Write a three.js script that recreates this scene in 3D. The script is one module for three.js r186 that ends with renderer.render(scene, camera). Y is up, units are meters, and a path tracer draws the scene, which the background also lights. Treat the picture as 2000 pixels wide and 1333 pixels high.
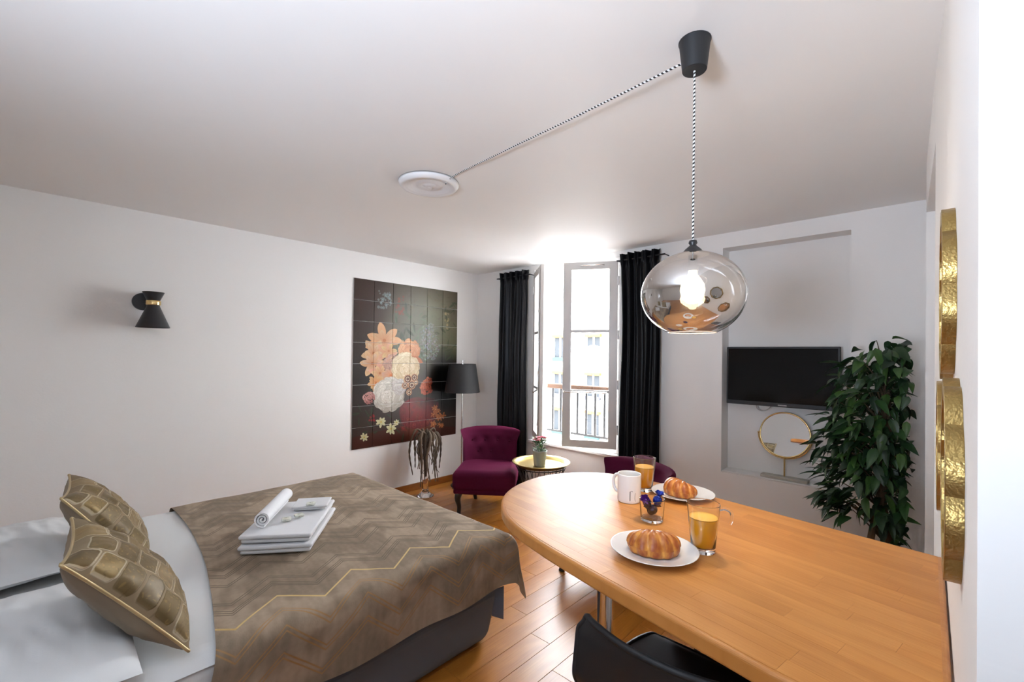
import * as THREE from 'three';
import { RoundedBoxGeometry } from 'three/addons/geometries/RoundedBoxGeometry.js';
import { mergeGeometries } from 'three/addons/utils/BufferGeometryUtils.js';
import { ImprovedNoise } from 'three/addons/math/ImprovedNoise.js';
import { FontLoader } from 'three/addons/loaders/FontLoader.js';
import { TextGeometry } from 'three/addons/geometries/TextGeometry.js';

// ---------------------------------------------------------------- camera, sky, sun, flash, exposure
const scene = new THREE.Scene();
const renderer = new THREE.WebGLRenderer({ antialias: true });
renderer.toneMapping = THREE.LinearToneMapping;
renderer.toneMappingExposure = 1.52;
renderer.shadowMap.enabled = true;
const camera = new THREE.PerspectiveCamera(74.85, 2000 / 1333, 0.02, 300);
camera.position.set(0, 1.47, 0);
camera.rotation.set(0.0081, 0.7522, 0.0124, 'YXZ');
camera.setViewOffset(2000, 1333, 0, -19.8, 2000, 1333);
scene.add(camera);
scene.background = new THREE.Color().setRGB(19.0, 19.8, 20.9);

const sun = new THREE.DirectionalLight(new THREE.Color().setRGB(1, 0.96, 0.9), 16);
sun.position.set(-2.6 + 6, 16, -3.9 - 1.6);
sun.target.position.set(-2.6, 0.6, -3.9);
sun.castShadow = true;
sun.shadow.mapSize.set(2048, 2048);
Object.assign(sun.shadow.camera, { left: -8, right: 8, top: 12, bottom: -12, near: 1, far: 60 });
scene.add(sun, sun.target);

// ---------------------------------------------------------------- helpers
function mulberry(a) { return () => { a |= 0; a = a + 0x6D2B79F5 | 0; let t = Math.imul(a ^ a >>> 15, 1 | a); t = t + Math.imul(t ^ t >>> 7, 61 | t) ^ t; return ((t ^ t >>> 14) >>> 0) / 4294967296; }; }
const rnd = mulberry(20240611);
const rr = (a, b) => a + (b - a) * rnd();
const perlin = new ImprovedNoise();
const noise = (x, y = 0, z = 0) => perlin.noise(x, y, z);
const fbm = (x, y, z = 0) => noise(x, y, z) + 0.5 * noise(x * 2.1, y * 2.1, z + 7) + 0.25 * noise(x * 4.3, y * 4.3, z + 13);
const V = (x, y, z) => new THREE.Vector3(x, y, z);
const PI = Math.PI;
const clamp = (x, a, b) => Math.min(b, Math.max(a, x));
const smooth = (a, b, x) => { const t = clamp((x - a) / (b - a), 0, 1); return t * t * (3 - 2 * t); };

const taken = {};
function numbered(name) { const n = taken[name] = (taken[name] ?? -1) + 1; return n ? `${name}_${String(n).padStart(3, '0')}` : name; }
function shadows(o) { o.castShadow = true; o.receiveShadow = true; return o; }
function tag(o, label, category, group, kind) {
  if (label) o.userData.label = label;
  if (category) o.userData.category = category;
  if (group) o.userData.group = group;
  if (kind) o.userData.kind = kind;
  return o;
}
function thing(name, label, category, pos = [0, 0, 0], turn = 0, group) {
  const o = new THREE.Group(); o.name = numbered(name); o.position.set(...pos); o.rotation.y = turn; scene.add(o);
  return tag(o, label, category, group);
}
function single(name, geo, mat, label, category, pos = [0, 0, 0], turn = 0, group) {
  const o = shadows(new THREE.Mesh(geo, mat)); o.name = numbered(name); o.position.set(...pos); o.rotation.y = turn; scene.add(o);
  return tag(o, label, category, group);
}
function part(name, geo, mat, parent, label) {
  const o = shadows(new THREE.Mesh(geo, mat)); o.name = name; parent.add(o); if (label) o.userData.label = label; return o;
}
function struct(name, geo, mat, label, category) {
  const o = shadows(new THREE.Mesh(geo, mat)); o.name = name; scene.add(o);
  return tag(o, label, category, null, 'structure');
}
function copyOf(src, label, pos, turn) {
  const o = src.clone(); o.name = numbered(src.name.replace(/_\d{3}$/, '')); scene.add(o);
  o.userData = { ...src.userData, label }; if (pos) o.position.set(...pos); if (turn !== undefined) o.rotation.y = turn; return o;
}
function clean(g) {
  const h = g.index ? g.toNonIndexed() : g;
  const n = h.attributes.position.count;
  if (!h.attributes.normal) h.computeVertexNormals();
  if (!h.attributes.uv) h.setAttribute('uv', new THREE.BufferAttribute(new Float32Array(n * 2), 2));
  const out = new THREE.BufferGeometry();
  for (const k of ['position', 'normal', 'uv']) out.setAttribute(k, h.attributes[k]);
  return out;
}
const merge = (...gs) => mergeGeometries(gs.flat().map(clean));
const bx = (w, h, d, x = 0, y = 0, z = 0) => new THREE.BoxGeometry(w, h, d).translate(x, y, z);
const bb = (x0, x1, y0, y1, z0, z1) => bx(x1 - x0, y1 - y0, z1 - z0, (x0 + x1) / 2, (y0 + y1) / 2, (z0 + z1) / 2);
const rb = (w, h, d, r, x = 0, y = 0, z = 0, s = 2) => new RoundedBoxGeometry(w, h, d, s, r).translate(x, y, z);
const cyl = (rt, rbm, h, x = 0, y = 0, z = 0, s = 32) => new THREE.CylinderGeometry(rt, rbm, h, s).translate(x, y, z);
const sph = (r, x = 0, y = 0, z = 0, a = 20, b = 14) => new THREE.SphereGeometry(r, a, b).translate(x, y, z);
const lathe = (pts, s = 48) => new THREE.LatheGeometry(pts.map(([a, b]) => new THREE.Vector2(a, b)), s);
const curve = (pts) => new THREE.CatmullRomCurve3(pts.map((p) => V(...p)));
const tube = (pts, r, n = 24, s = 8, closed = false) => { const c = curve(pts); c.closed = closed; return new THREE.TubeGeometry(c, n, r, s, closed); };
const rod = (a, b, r, s = 10) => {
  const A = V(...a), B = V(...b), d = B.clone().sub(A), g = new THREE.CylinderGeometry(r, r, d.length(), s);
  g.applyQuaternion(new THREE.Quaternion().setFromUnitVectors(V(0, 1, 0), d.normalize())).translate(...A.add(B).multiplyScalar(0.5).toArray()); return g;
};
// swept tube whose radius follows rad(t)
function taper(pts, rad, n = 16, s = 10) {
  const c = curve(pts), g = new THREE.TubeGeometry(c, n, 1, s), p = g.attributes.position;
  for (let i = 0; i <= n; i++) {
    const t = i / n, q = c.getPointAt(t), r = rad(t);
    for (let j = 0; j <= s; j++) { const k = i * (s + 1) + j; p.setXYZ(k, q.x + (p.getX(k) - q.x) * r, q.y + (p.getY(k) - q.y) * r, q.z + (p.getZ(k) - q.z) * r); }
  }
  g.computeVertexNormals(); return g;
}
// surface from fn(u, v) -> [x, y, z]
function grid(nu, nv, fn, uvfn) {
  const pos = [], uv = [], idx = [];
  for (let j = 0; j <= nv; j++) for (let i = 0; i <= nu; i++) {
    const u = i / nu, v = j / nv; pos.push(...fn(u, v)); uv.push(...(uvfn ? uvfn(u, v) : [u, v]));
  }
  for (let j = 0; j < nv; j++) for (let i = 0; i < nu; i++) { const a = j * (nu + 1) + i, b = a + 1, c = a + nu + 1, d = c + 1; idx.push(a, b, d, a, d, c); }
  const g = new THREE.BufferGeometry();
  g.setAttribute('position', new THREE.Float32BufferAttribute(pos, 3)); g.setAttribute('uv', new THREE.Float32BufferAttribute(uv, 2)); g.setIndex(idx); g.computeVertexNormals();
  return g;
}
// uv in metres by planar projection
function planar(g, a = 'x', b = 'z', k = 1) {
  const p = g.attributes.position, uv = new Float32Array(p.count * 2), get = { x: 'getX', y: 'getY', z: 'getZ' };
  for (let i = 0; i < p.count; i++) { uv[2 * i] = p[get[a]](i) * k; uv[2 * i + 1] = p[get[b]](i) * k; }
  g.setAttribute('uv', new THREE.BufferAttribute(uv, 2)); return g;
}
const extrude = (shape, depth, bevel = 0, seg = 2, curveSegments = 24) => new THREE.ExtrudeGeometry(shape, { depth, bevelEnabled: bevel > 0, bevelThickness: bevel, bevelSize: bevel, bevelSegments: seg, curveSegments });
const polyShape = (pts) => new THREE.Shape(pts.map(([x, y]) => new THREE.Vector2(x, y)));

// ---------------------------------------------------------------- textures
function canvasTex(w, h, draw, srgb = true, repeat) {
  const c = document.createElement('canvas'); c.width = w; c.height = h; draw(c.getContext('2d'), w, h);
  const t = new THREE.CanvasTexture(c); if (srgb) t.colorSpace = THREE.SRGBColorSpace;
  t.wrapS = t.wrapT = THREE.RepeatWrapping; if (repeat) t.repeat.set(...repeat); t.magFilter = THREE.LinearFilter; return t;
}
function dataTex(w, h, fn, srgb = true, repeat) {
  const d = new Uint8Array(w * h * 4);
  for (let y = 0; y < h; y++) for (let x = 0; x < w; x++) { const c = fn(x / w, y / h, x, y), k = (y * w + x) * 4; d[k] = clamp(c[0], 0, 255); d[k + 1] = clamp(c[1], 0, 255); d[k + 2] = clamp(c[2], 0, 255); d[k + 3] = 255; }
  const t = new THREE.DataTexture(d, w, h); if (srgb) t.colorSpace = THREE.SRGBColorSpace;
  t.wrapS = t.wrapT = THREE.RepeatWrapping; if (repeat) t.repeat.set(...repeat); t.magFilter = THREE.LinearFilter; t.needsUpdate = true; return t;
}
// periodic noise so that repeats do not show a seam
const pn = (u, v, f, s = 0) => { const a = u * 2 * PI, b = v * 2 * PI, R = f / (2 * PI); return noise(Math.cos(a) * R + s, Math.sin(a) * R + Math.cos(b) * R * 1.3, Math.sin(b) * R * 1.3 + s * 1.7); };

// wood: grain runs along v
function woodTex(base, dark, rings, seedShift) {
  return dataTex(512, 1024, (u, v) => {
    const warp = 0.5 * pn(u, v, 3, seedShift) + 0.18 * pn(u, v, 9, seedShift + 4);
    const g = Math.sin((u * rings + warp * 2.2) * 2 * PI) * 0.5 + 0.5;
    const fine = noise(u * 150, v * 5, seedShift) * 0.5 + noise(u * 330, v * 16, seedShift + 3) * 0.3;
    const pores = Math.max(0, noise(u * 240, v * 30, seedShift + 9) - 0.42) * 1.7;
    const k = clamp(0.22 * g + 0.35 * (fine + 0.35) + 0.3 * (warp + 0.4) * 0.6 + pores * 0.35, 0, 1);
    return [0, 1, 2].map((i) => base[i] + (dark[i] - base[i]) * k);
  });
}
const beech = woodTex([214, 152, 84], [176, 112, 50], 4, 1.3);
const oak = woodTex([200, 132, 54], [150, 86, 24], 5, 8.1);
const plaster = dataTex(256, 256, (u, v) => { const n = 128 + 60 * pn(u, v, 34) + 46 * pn(u, v, 90, 5); return [n, n, n]; }, false);
const weave = dataTex(128, 128, (u, v) => { const n = 128 + 70 * Math.sin(u * 64 * PI) * Math.cos(v * 64 * PI) + 30 * pn(u, v, 40); return [n, n, n]; }, false);
const pile = dataTex(256, 256, (u, v) => { const n = 128 + 70 * pn(u, v, 60) + 50 * pn(u, v, 130, 3); return [n, n, n]; }, false);
const withRepeat = (t, x, y, ox = 0, oy = 0) => { const c = t.clone(); c.repeat.set(x, y); c.offset.set(ox, oy); c.needsUpdate = true; return c; };

// ---------------------------------------------------------------- materials
const S = (o) => new THREE.MeshStandardMaterial(o);
const P = (o) => new THREE.MeshPhysicalMaterial(o);
const lin = (r, g, b) => new THREE.Color().setRGB(r, g, b);
const M = {
  wall: S({ color: lin(0.86, 0.84, 0.815), roughness: 0.75, bumpMap: withRepeat(plaster, 2, 2), bumpScale: 0.0006 }),
  ceiling: S({ color: lin(0.865, 0.85, 0.83), roughness: 0.6, bumpMap: withRepeat(plaster, 1, 1), bumpScale: 0.0005 }),
  trim: S({ color: lin(0.80, 0.79, 0.775), roughness: 0.4 }),
  woodBase: S({ map: withRepeat(oak, 1.5, 1.2), color: lin(0.55, 0.45, 0.4), roughness: 0.4 }),
  floorBase: S({ color: lin(0.06, 0.03, 0.015), roughness: 0.8 }),
  sashPaint: S({ color: lin(0.64, 0.61, 0.58), roughness: 0.35 }),
  pane: P({ color: 0xffffff, transmission: 1, thickness: 0, roughness: 0.01, ior: 1.5 }),
  steel: S({ color: lin(0.72, 0.70, 0.68), metalness: 1, roughness: 0.22 }),
  chrome: S({ color: lin(0.86, 0.86, 0.87), metalness: 1, roughness: 0.08 }),
  gold: S({ color: lin(0.33, 0.225, 0.08), metalness: 1, roughness: 0.36, bumpMap: withRepeat(plaster, 6, 6), bumpScale: 0.0012 }),
  brass: S({ color: lin(0.78, 0.57, 0.26), metalness: 1, roughness: 0.22 }),
  trayBrass: S({ color: lin(0.42, 0.31, 0.12), metalness: 1, roughness: 0.36 }),
  black: S({ color: lin(0.012, 0.012, 0.013), roughness: 0.45 }),
  blackMetal: S({ color: lin(0.018, 0.018, 0.02), roughness: 0.35 }),
  blackPlastic: S({ color: lin(0.014, 0.015, 0.017), roughness: 0.5, bumpMap: withRepeat(pile, 3, 3), bumpScale: 0.0002 }),
  iron: S({ color: lin(0.012, 0.012, 0.013), roughness: 0.6 }),
  satin: P({ color: lin(0.004, 0.004, 0.005), specularIntensity: 0.4, roughness: 0.36, sheen: 0.05, sheenColor: lin(0.55, 0.48, 0.52), sheenRoughness: 0.4 }),
  glass: P({ color: 0xffffff, transmission: 1, thickness: 0.01, roughness: 0.0, ior: 1.5 }),
  mirror: S({ color: lin(0.82, 0.83, 0.84), metalness: 1, roughness: 0.01 }),
  velvet: P({ color: lin(0.075, 0.006, 0.026), roughness: 0.9, specularIntensity: 0.2, sheen: 0.55, sheenColor: lin(0.85, 0.10, 0.38), sheenRoughness: 0.4, bumpMap: withRepeat(pile, 4, 4), bumpScale: 0.0006 }),
  blackWood: S({ color: lin(0.012, 0.010, 0.009), roughness: 0.3 }),
  linen: S({ color: lin(0.74, 0.745, 0.74), roughness: 0.9, bumpMap: withRepeat(weave, 6, 6), bumpScale: 0.0003 }),
  towel: S({ color: lin(0.86, 0.86, 0.87), roughness: 0.95, bumpMap: withRepeat(pile, 8, 8), bumpScale: 0.0015 }),
  skirt: S({ color: lin(0.12, 0.13, 0.15), roughness: 0.9, bumpMap: withRepeat(weave, 5, 5), bumpScale: 0.0004 }),
  porcelain: P({ color: lin(0.84, 0.83, 0.82), roughness: 0.12, clearcoat: 0.5, clearcoatRoughness: 0.05 }),
  ink: S({ color: lin(0.03, 0.03, 0.03), roughness: 0.5 }),
  juice: S({ color: lin(0.95, 0.40, 0.004), roughness: 0.25 }),
  foam: S({ color: lin(0.92, 0.52, 0.08), roughness: 0.5 }),
  terracotta: S({ color: lin(0.2, 0.19, 0.18), roughness: 0.7 }),
};

// ---------------------------------------------------------------- the room
const XL = -4.04, ZF = -3.69, HC = 2.446, XR = 0.031, ZE = -0.56, ZB = 2.2, XB = 1.6;
const uvw = (g) => g; // box uv kept
struct('ceiling', bb(XL - 0.2, XB + 0.2, HC, HC + 0.18, ZF - 0.3, ZB + 0.2), M.ceiling, 'smooth white ceiling over the whole room', 'ceiling');
struct('wall_left', planar(bb(XL - 0.2, XL, 0, HC, ZF - 0.3, ZB + 0.2), 'z', 'y'), M.wall, 'long plain white wall beside the bed carrying sconce and tile mural', 'wall');
struct('wall_back', planar(bb(XL, XB, 0, HC, ZB, ZB + 0.2), 'x', 'y'), M.wall, 'white wall behind the camera', 'wall');
struct('wall_hall', planar(bb(XB, XB + 0.2, 0, HC, ZE - 0.1, ZB + 0.2), 'z', 'y'), M.wall, 'white side wall of the entrance behind the camera', 'wall');
// far wall: window opening, shallow niche
const WX0 = -3.13, WX1 = -2.085, WY0 = 0.56, WY1 = 2.395, NX0 = -1.19, NX1 = -0.381, NY0 = 0.572, NY1 = 2.33, ZO = ZF - 0.24;
struct('wall_far', planar(merge(
  bb(XL, WX0, 0, HC, ZO, ZF), bb(WX0, WX1, 0, WY0, ZO, ZF), bb(WX0, WX1, WY1, HC, ZO, ZF), bb(WX1, NX0, 0, HC, ZO, ZF),
  bb(NX0, NX1, 0, NY0, ZO, ZF), bb(NX0, NX1, NY1, HC, ZO, ZF), bb(NX0, NX1, NY0, NY1, ZO, ZF - 0.155), bb(NX1, XB, 0, HC, ZO, ZF)), 'x', 'y'),
  M.wall, 'white wall with the open window and the shallow television niche', 'wall');
// right wall: a thick partition that ends beside the camera, a recessed doorway, a stub by the plant
{
  const sh = polyShape([[XR, 0.56], [XB, 0.56], [XB, 2.05], [0.0135, 2.05], [XR, 1.62]]);
  const g = new THREE.ExtrudeGeometry(sh, { depth: HC, bevelEnabled: false }).rotateX(-PI / 2);   // shape y becomes -z
  struct('wall_right', planar(merge(g, new THREE.ExtrudeGeometry(polyShape([[0.0135, 2.05], [XB, 2.05], [XB, 3.0], [-0.013, 3.0]]), { depth: HC - 2.2, bevelEnabled: false }).rotateX(-PI / 2).translate(0, 2.2, 0), bb(-0.013, XB, 0, HC, ZF, -3.0), bb(0.22, 0.3, 0, 2.2, -3.0, -2.05)), 'z', 'y'), M.wall, 'white partition wall on the right carrying the three gold mirrors', 'wall');
}
// floor: base slab and planks, each a piece of its own
{
  const floor = struct('floor', bb(XL - 0.2, XB + 0.2, -0.14, -0.013, ZF - 0.3, ZB + 0.2), M.floorBase, 'glossy honey coloured wooden plank floor', 'floor');
  const W = 0.1255, tints = [[1, 1, 1], [0.93, 0.92, 0.9], [1.06, 1.03, 0.98], [0.98, 0.94, 0.9], [1.02, 1.0, 1.0], [0.9, 0.87, 0.84]];
  const mats = tints.map((t, i) => P({ map: withRepeat(oak, 1.6, 0.75, i * 0.173, i * 0.31), color: lin(...t), roughness: 0.33, clearcoat: 0.2, clearcoatRoughness: 0.25, bumpMap: withRepeat(oak, 1.6, 0.75, i * 0.173, i * 0.31), bumpScale: 0.0004 }));
  const geos = {};
  const plank = (L) => { const k = L.toFixed(2); if (!geos[k]) { const g = new RoundedBoxGeometry(W - 0.0014, 0.013, +k - 0.0014, 1, 0.0012); planar(g, 'x', 'z'); geos[k] = g; } return geos[k]; };
  for (let c = 0, x = XL + W / 2; x < XR; c++, x += W) {
    let z = ZF + 0.001, first = true; const off = [0.35, 0.78, 0.15, 0.95, 0.55, 1.12, 0.62][c % 7] + 0.02 * (c % 3);
    while (z < ZB - 0.02) {
      const L = Math.round((first ? off : Math.min(1.22, ZB - z)) * 100) / 100; first = false; if (L < 0.04) break;
      const m = part('plank', plank(L), mats[Math.floor(rnd() * mats.length)], floor); m.position.set(x, -0.0065, z + L / 2); z += L;
    }
  }
  struct('baseboard_left', planar(rb(0.016, 0.075, ZB - ZF, 0.005, XL + 0.008, 0.0375, (ZB + ZF) / 2), 'y', 'z'), M.woodBase, 'brown wooden skirting along the foot of the left wall', 'baseboard');
  struct('baseboard_far', planar(rb(NX0 - XL - 0.02, 0.075, 0.016, 0.005, (XL + NX0) / 2 + 0.005, 0.0375, ZF + 0.008), 'y', 'x'), M.woodBase, 'brown wooden skirting along the foot of the window wall', 'baseboard');
  struct('trim_1', merge(rb(NX1 - NX0 - 0.004, 0.012, 0.15, 0.004, (NX0 + NX1) / 2, NY0 + 0.0065, ZF - 0.0765)), M.trim, 'thin white painted shelf at the bottom of the television niche', 'ledge');
}

// ---------------------------------------------------------------- window with two open casements
{
  const win = new THREE.Group(); win.name = 'window_1'; win.position.set(0, 0, 0); scene.add(win);
  tag(win, 'tall white French casement window standing open between black curtains', 'window', null, 'structure');
  const fr = 0.045, zf0 = ZF - 0.075, zf1 = ZF - 0.012;
  part('frame', merge(bb(WX0 + 0.002, WX0 + fr, WY0 + 0.002, WY1 - 0.002, zf0, zf1), bb(WX1 - fr, WX1 - 0.002, WY0 + 0.002, WY1 - 0.002, zf0, zf1), bb(WX0 + fr, WX1 - fr, WY1 - fr, WY1 - 0.002, zf0, zf1), bb(WX0 + fr, WX1 - fr, WY0 + 0.002, WY0 + 0.038, zf0, zf1)), M.trim, win);
  part('sill', rb(WX1 - WX0 + 0.08, 0.03, 0.05, 0.008, (WX0 + WX1) / 2, WY0 - 0.017, ZF + 0.02), M.trim, win);
  const W = 0.505, y0 = 0.607, y1 = 2.352, st = 0.078, th = 0.036, rail = 0.07, bar = 0.026;
  const bars = [1.135, 1.70];
  const sash = (hx, hz, dir, turn, name) => {
    const m = part('sash', merge(
      rb(st, y1 - y0, th, 0.005, dir * st / 2, (y0 + y1) / 2, 0), rb(st, y1 - y0, th, 0.005, dir * (W - st / 2), (y0 + y1) / 2, 0),
      rb(W - 2 * st + 0.01, rail, th, 0.005, dir * W / 2, y1 - rail / 2, 0), rb(W - 2 * st + 0.01, rail, th, 0.005, dir * W / 2, y0 + rail / 2, 0),
      bars.map((y) => rb(W - 2 * st + 0.01, bar, th * 0.7, 0.004, dir * W / 2, y, 0))), M.sashPaint, win);
    m.position.set(hx, 0, hz); m.rotation.y = turn;
    const edges = [y0 + rail, ...bars.flatMap((y) => [y - bar / 2, y + bar / 2]), y1 - rail];
    for (let k = 0; k < 3; k++) part('pane', bx(W - 2 * st, edges[2 * k + 1] - edges[2 * k], 0.003, dir * W / 2, (edges[2 * k] + edges[2 * k + 1]) / 2, 0), M.pane, m);
    for (const y of [0.78, 1.2, 1.66, 2.16]) part('hinge', merge(cyl(0.008, 0.008, 0.075, dir * -0.004, y, th / 2 + 0.004, 12), sph(0.009, dir * -0.004, y + 0.04, th / 2 + 0.004, 10, 8)), M.trim, m);
    return m;
  };
  const right = sash(WX1 - 0.022, ZF + 0.012, -1, 0.494, 'right');
  const left = sash(WX0 + 0.022, ZF + 0.012, 1, -0.735, 'left');
  part('latch_bar', merge(rod([-W + 0.02, 1.128, 0.03], [-0.09, 1.128, 0.034], 0.0075), sph(0.011, -W + 0.02, 1.128, 0.03, 12, 8), cyl(0.012, 0.012, 0.02, -W + 0.05, 1.128, 0.022).rotateX(0)), M.steel, right);
  part('espagnolette', merge(rod([W - 0.03, y0 + 0.05, 0.026], [W - 0.03, y1 - 0.05, 0.026], 0.006), [0.8, 1.3, 1.9].map((y) => bx(0.02, 0.03, 0.016, W - 0.03, y, 0.025)), rod([W - 0.03, 1.13, 0.034], [W - 0.17, 1.10, 0.05], 0.007), sph(0.013, W - 0.17, 1.10, 0.05, 12, 8)), M.steel, left);
  part('top_grip', tube([[-W + 0.16, y1 - 0.036, th / 2], [-W + 0.2, y1 - 0.036, th / 2 + 0.018], [-W + 0.34, y1 - 0.034, th / 2 + 0.018], [-W + 0.38, y1 - 0.034, th / 2]], 0.0055, 20, 8), M.steel, right);
}
// balcony rail outside
{
  const g = thing('balcony_railing', 'iron window guard rail with wooden handrail outside the open window', 'railing', [0, 0, ZO - 0.08]);
  part('handrail', rb(WX1 - WX0 + 0.3, 0.055, 0.06, 0.014, (WX0 + WX1) / 2 - 0.02, 1.125, 0).applyMatrix4(new THREE.Matrix4()), S({ map: withRepeat(oak, 2, 2), color: lin(0.13, 0.12, 0.13), roughness: 0.6 }), g);
  part('bottom_rail', bx(WX1 - WX0 + 0.3, 0.022, 0.022, (WX0 + WX1) / 2 - 0.02, 0.625, 0), M.iron, g);
  for (let k = 0, x = -3.22; x < -2.0; x += 0.112, k++) part('baluster', cyl(0.0125, 0.0125, 0.46, x, 0.866, 0, 8), M.iron, g);
  for (const x of [WX0 - 0.12, WX1 + 0.1]) part('post', bx(0.025, 0.6, 0.025, x, 0.84, 0), M.iron, g);
  struct('trim_2', bb(WX0 - 0.15, WX1 + 0.15, WY0 - 0.1, WY0 - 0.02, ZO - 0.16, ZO - 0.001), S({ color: lin(0.7, 0.68, 0.65), roughness: 0.8 }), 'pale stone ledge outside the window', 'ledge');
}
// house across the street
{
  const ZH = -30, h = thing('apartment_building', 'pale sunlit apartment house across the street seen through the window', 'building', [-21, -14, ZH]);
  const wallM = S({ color: lin(0.36, 0.345, 0.315), roughness: 0.9 }), zinc = S({ color: lin(0.6, 0.62, 0.65), roughness: 0.6 });
  const frameM = S({ color: lin(0.75, 0.74, 0.72), roughness: 0.6 }), dark = P({ color: lin(0.03, 0.033, 0.036), roughness: 0.9, specularIntensity: 0.1 }), yel = P({ color: lin(0.42, 0.17, 0.03), roughness: 0.9, specularIntensity: 0.1 }), teal = P({ color: lin(0.03, 0.06, 0.06), roughness: 0.9, specularIntensity: 0.1 }), mauve = P({ color: lin(0.06, 0.06, 0.085), roughness: 0.9, specularIntensity: 0.1 });
  part('wall', bb(-22, 24, 0, 17.6, -8, 0), wallM, h);
  part('cornice', bb(-22.2, 24.2, 17.5, 17.8, 0, 0.45), wallM, h);
  part('roof', planar(new THREE.ExtrudeGeometry(polyShape([[0, 0], [8, 0], [6.4, 2.6], [1.6, 2.6]]), { depth: 46, bevelEnabled: false }).rotateY(PI / 2).translate(-22, 17.8, 0), 'x', 'y'), zinc, h);
  for (const x of [-5.5, -0.4, 7]) { const c = part('chimney', bb(x, x + 1.6, 18.6, 21.0, -3.4, -2.6), wallM, h); for (let k = 0; k < 3; k++) part('chimney_pot', cyl(0.13, 0.16, 0.6, x + 0.35 + k * 0.45, 21.3, -3, 10), S({ color: lin(0.55, 0.18, 0.12), roughness: 0.9 }), c); }
  for (let r = 0; r < 5; r++) for (let c = 0; c < 5; c++) {
    const x = 1.75 + (c - 2) * 3.25, yb = 15.1 - r * 3.02, w = 1.2, hh = 1.85;
    const f = part('window', merge(bb(x - w / 2 - 0.08, x + w / 2 + 0.08, yb, yb + 0.1, -0.06, 0.1), bb(x - w / 2 - 0.08, x - w / 2, yb, yb + hh, -0.06, 0.1), bb(x + w / 2, x + w / 2 + 0.08, yb, yb + hh, -0.06, 0.1), bb(x - 0.07, x + 0.07, yb, yb + hh, -0.06, 0.08)), frameM, h);
    for (const s of [-1, 1]) part('pane', bb(x + s * 0.33 - 0.26, x + s * 0.33 + 0.26, yb + 0.1, yb + hh, 0.005, 0.03), dark, f);
    part('awning', rb(w + 0.25, 0.22, 0.3, 0.04, x, yb + hh + 0.1, 0.16), yel, f);
    part('planter', rb(w + 0.1, 0.32, 0.3, 0.04, x, yb + 0.05, 0.2), r % 2 ? mauve : teal, f);
  }
  struct('street', bb(-90, 60, -14.3, -14.0, -60, -4), S({ color: lin(0.3, 0.3, 0.31), roughness: 0.9 }), 'street far below the window', 'ground');
}

// ---------------------------------------------------------------- curtains on short rods
function curtainGeo(w, h, folds, seed, flare) {
  const n = folds * 14, thick = 0.004, front = (s) => (u, v) => {
    const y = h * v, ph = u * folds * 2 * PI + 0.5 * noise(u * 4, v * 1.5, seed) * 3;
    const gather = 1 - flare * smooth(0.15, 1, v);
    const amp = 0.026 * (0.75 + 0.5 * noise(u * 5, seed, v));
    let x = (u - 0.5) * w * gather + 0.012 * noise(u * 6, v * 2, seed + 3) + 0.018 * noise(v * 2.2, seed, 1);
    let z = amp * Math.sin(ph) + 0.012 * noise(u * 3, v * 3, seed + 9);
    if (v > 0.955) { z *= 1 + (v - 0.955) * 12; z += 0.012 * Math.sin(u * folds * 6 * PI); x *= 1 + 0.9 * Math.max(0, v - 0.965); }
    return [x, y, z + s * thick / 2];
  };
  const a = grid(n, 60, front(1)), b = grid(n, 60, front(-1));
  const idx = b.index.array; for (let i = 0; i < idx.length; i += 3) { const t = idx[i]; idx[i] = idx[i + 1]; idx[i + 1] = t; } b.computeVertexNormals();
  return merge(a, b);
}
for (const [x, w, label, seed] of [[-3.372, 0.43, 'black satin curtain at the left of the window behind the armchair', 2.2], [-1.852, 0.385, 'black satin curtain at the right of the window beside the niche wall', 6.7]]) {
  const c = thing('curtain', label, 'curtain', [x, 0.035, ZF + 0.085]);
  part('drape', curtainGeo(w, 2.355, 5, seed, 0.06), M.satin, c);
  part('rod', merge(rod([-w / 2 - 0.035, 2.3, 0.0], [w / 2 + 0.035, 2.3, 0.0], 0.007), rod([-w / 2 - 0.03, 2.3, 0], [-w / 2 - 0.03, 2.3, -0.084], 0.005), rod([w / 2 + 0.03, 2.3, 0], [w / 2 + 0.03, 2.3, -0.084], 0.005)), M.blackMetal, c);
}

// ---------------------------------------------------------------- radiator in the corner
{
  const r = thing('wall_heater', 'low white electric heater under the corner behind the armchair', 'heater', [-3.815, 0.12, ZF + 0.045]);
  part('body', rb(0.40, 0.48, 0.07, 0.01, 0, 0.24, 0), M.trim, r);
  for (let k = 0; k < 9; k++) part('grille_slat', bx(0.36, 0.004, 0.005, 0, 0.483, -0.028 + k * 0.007), M.blackMetal, r);
}

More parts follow.
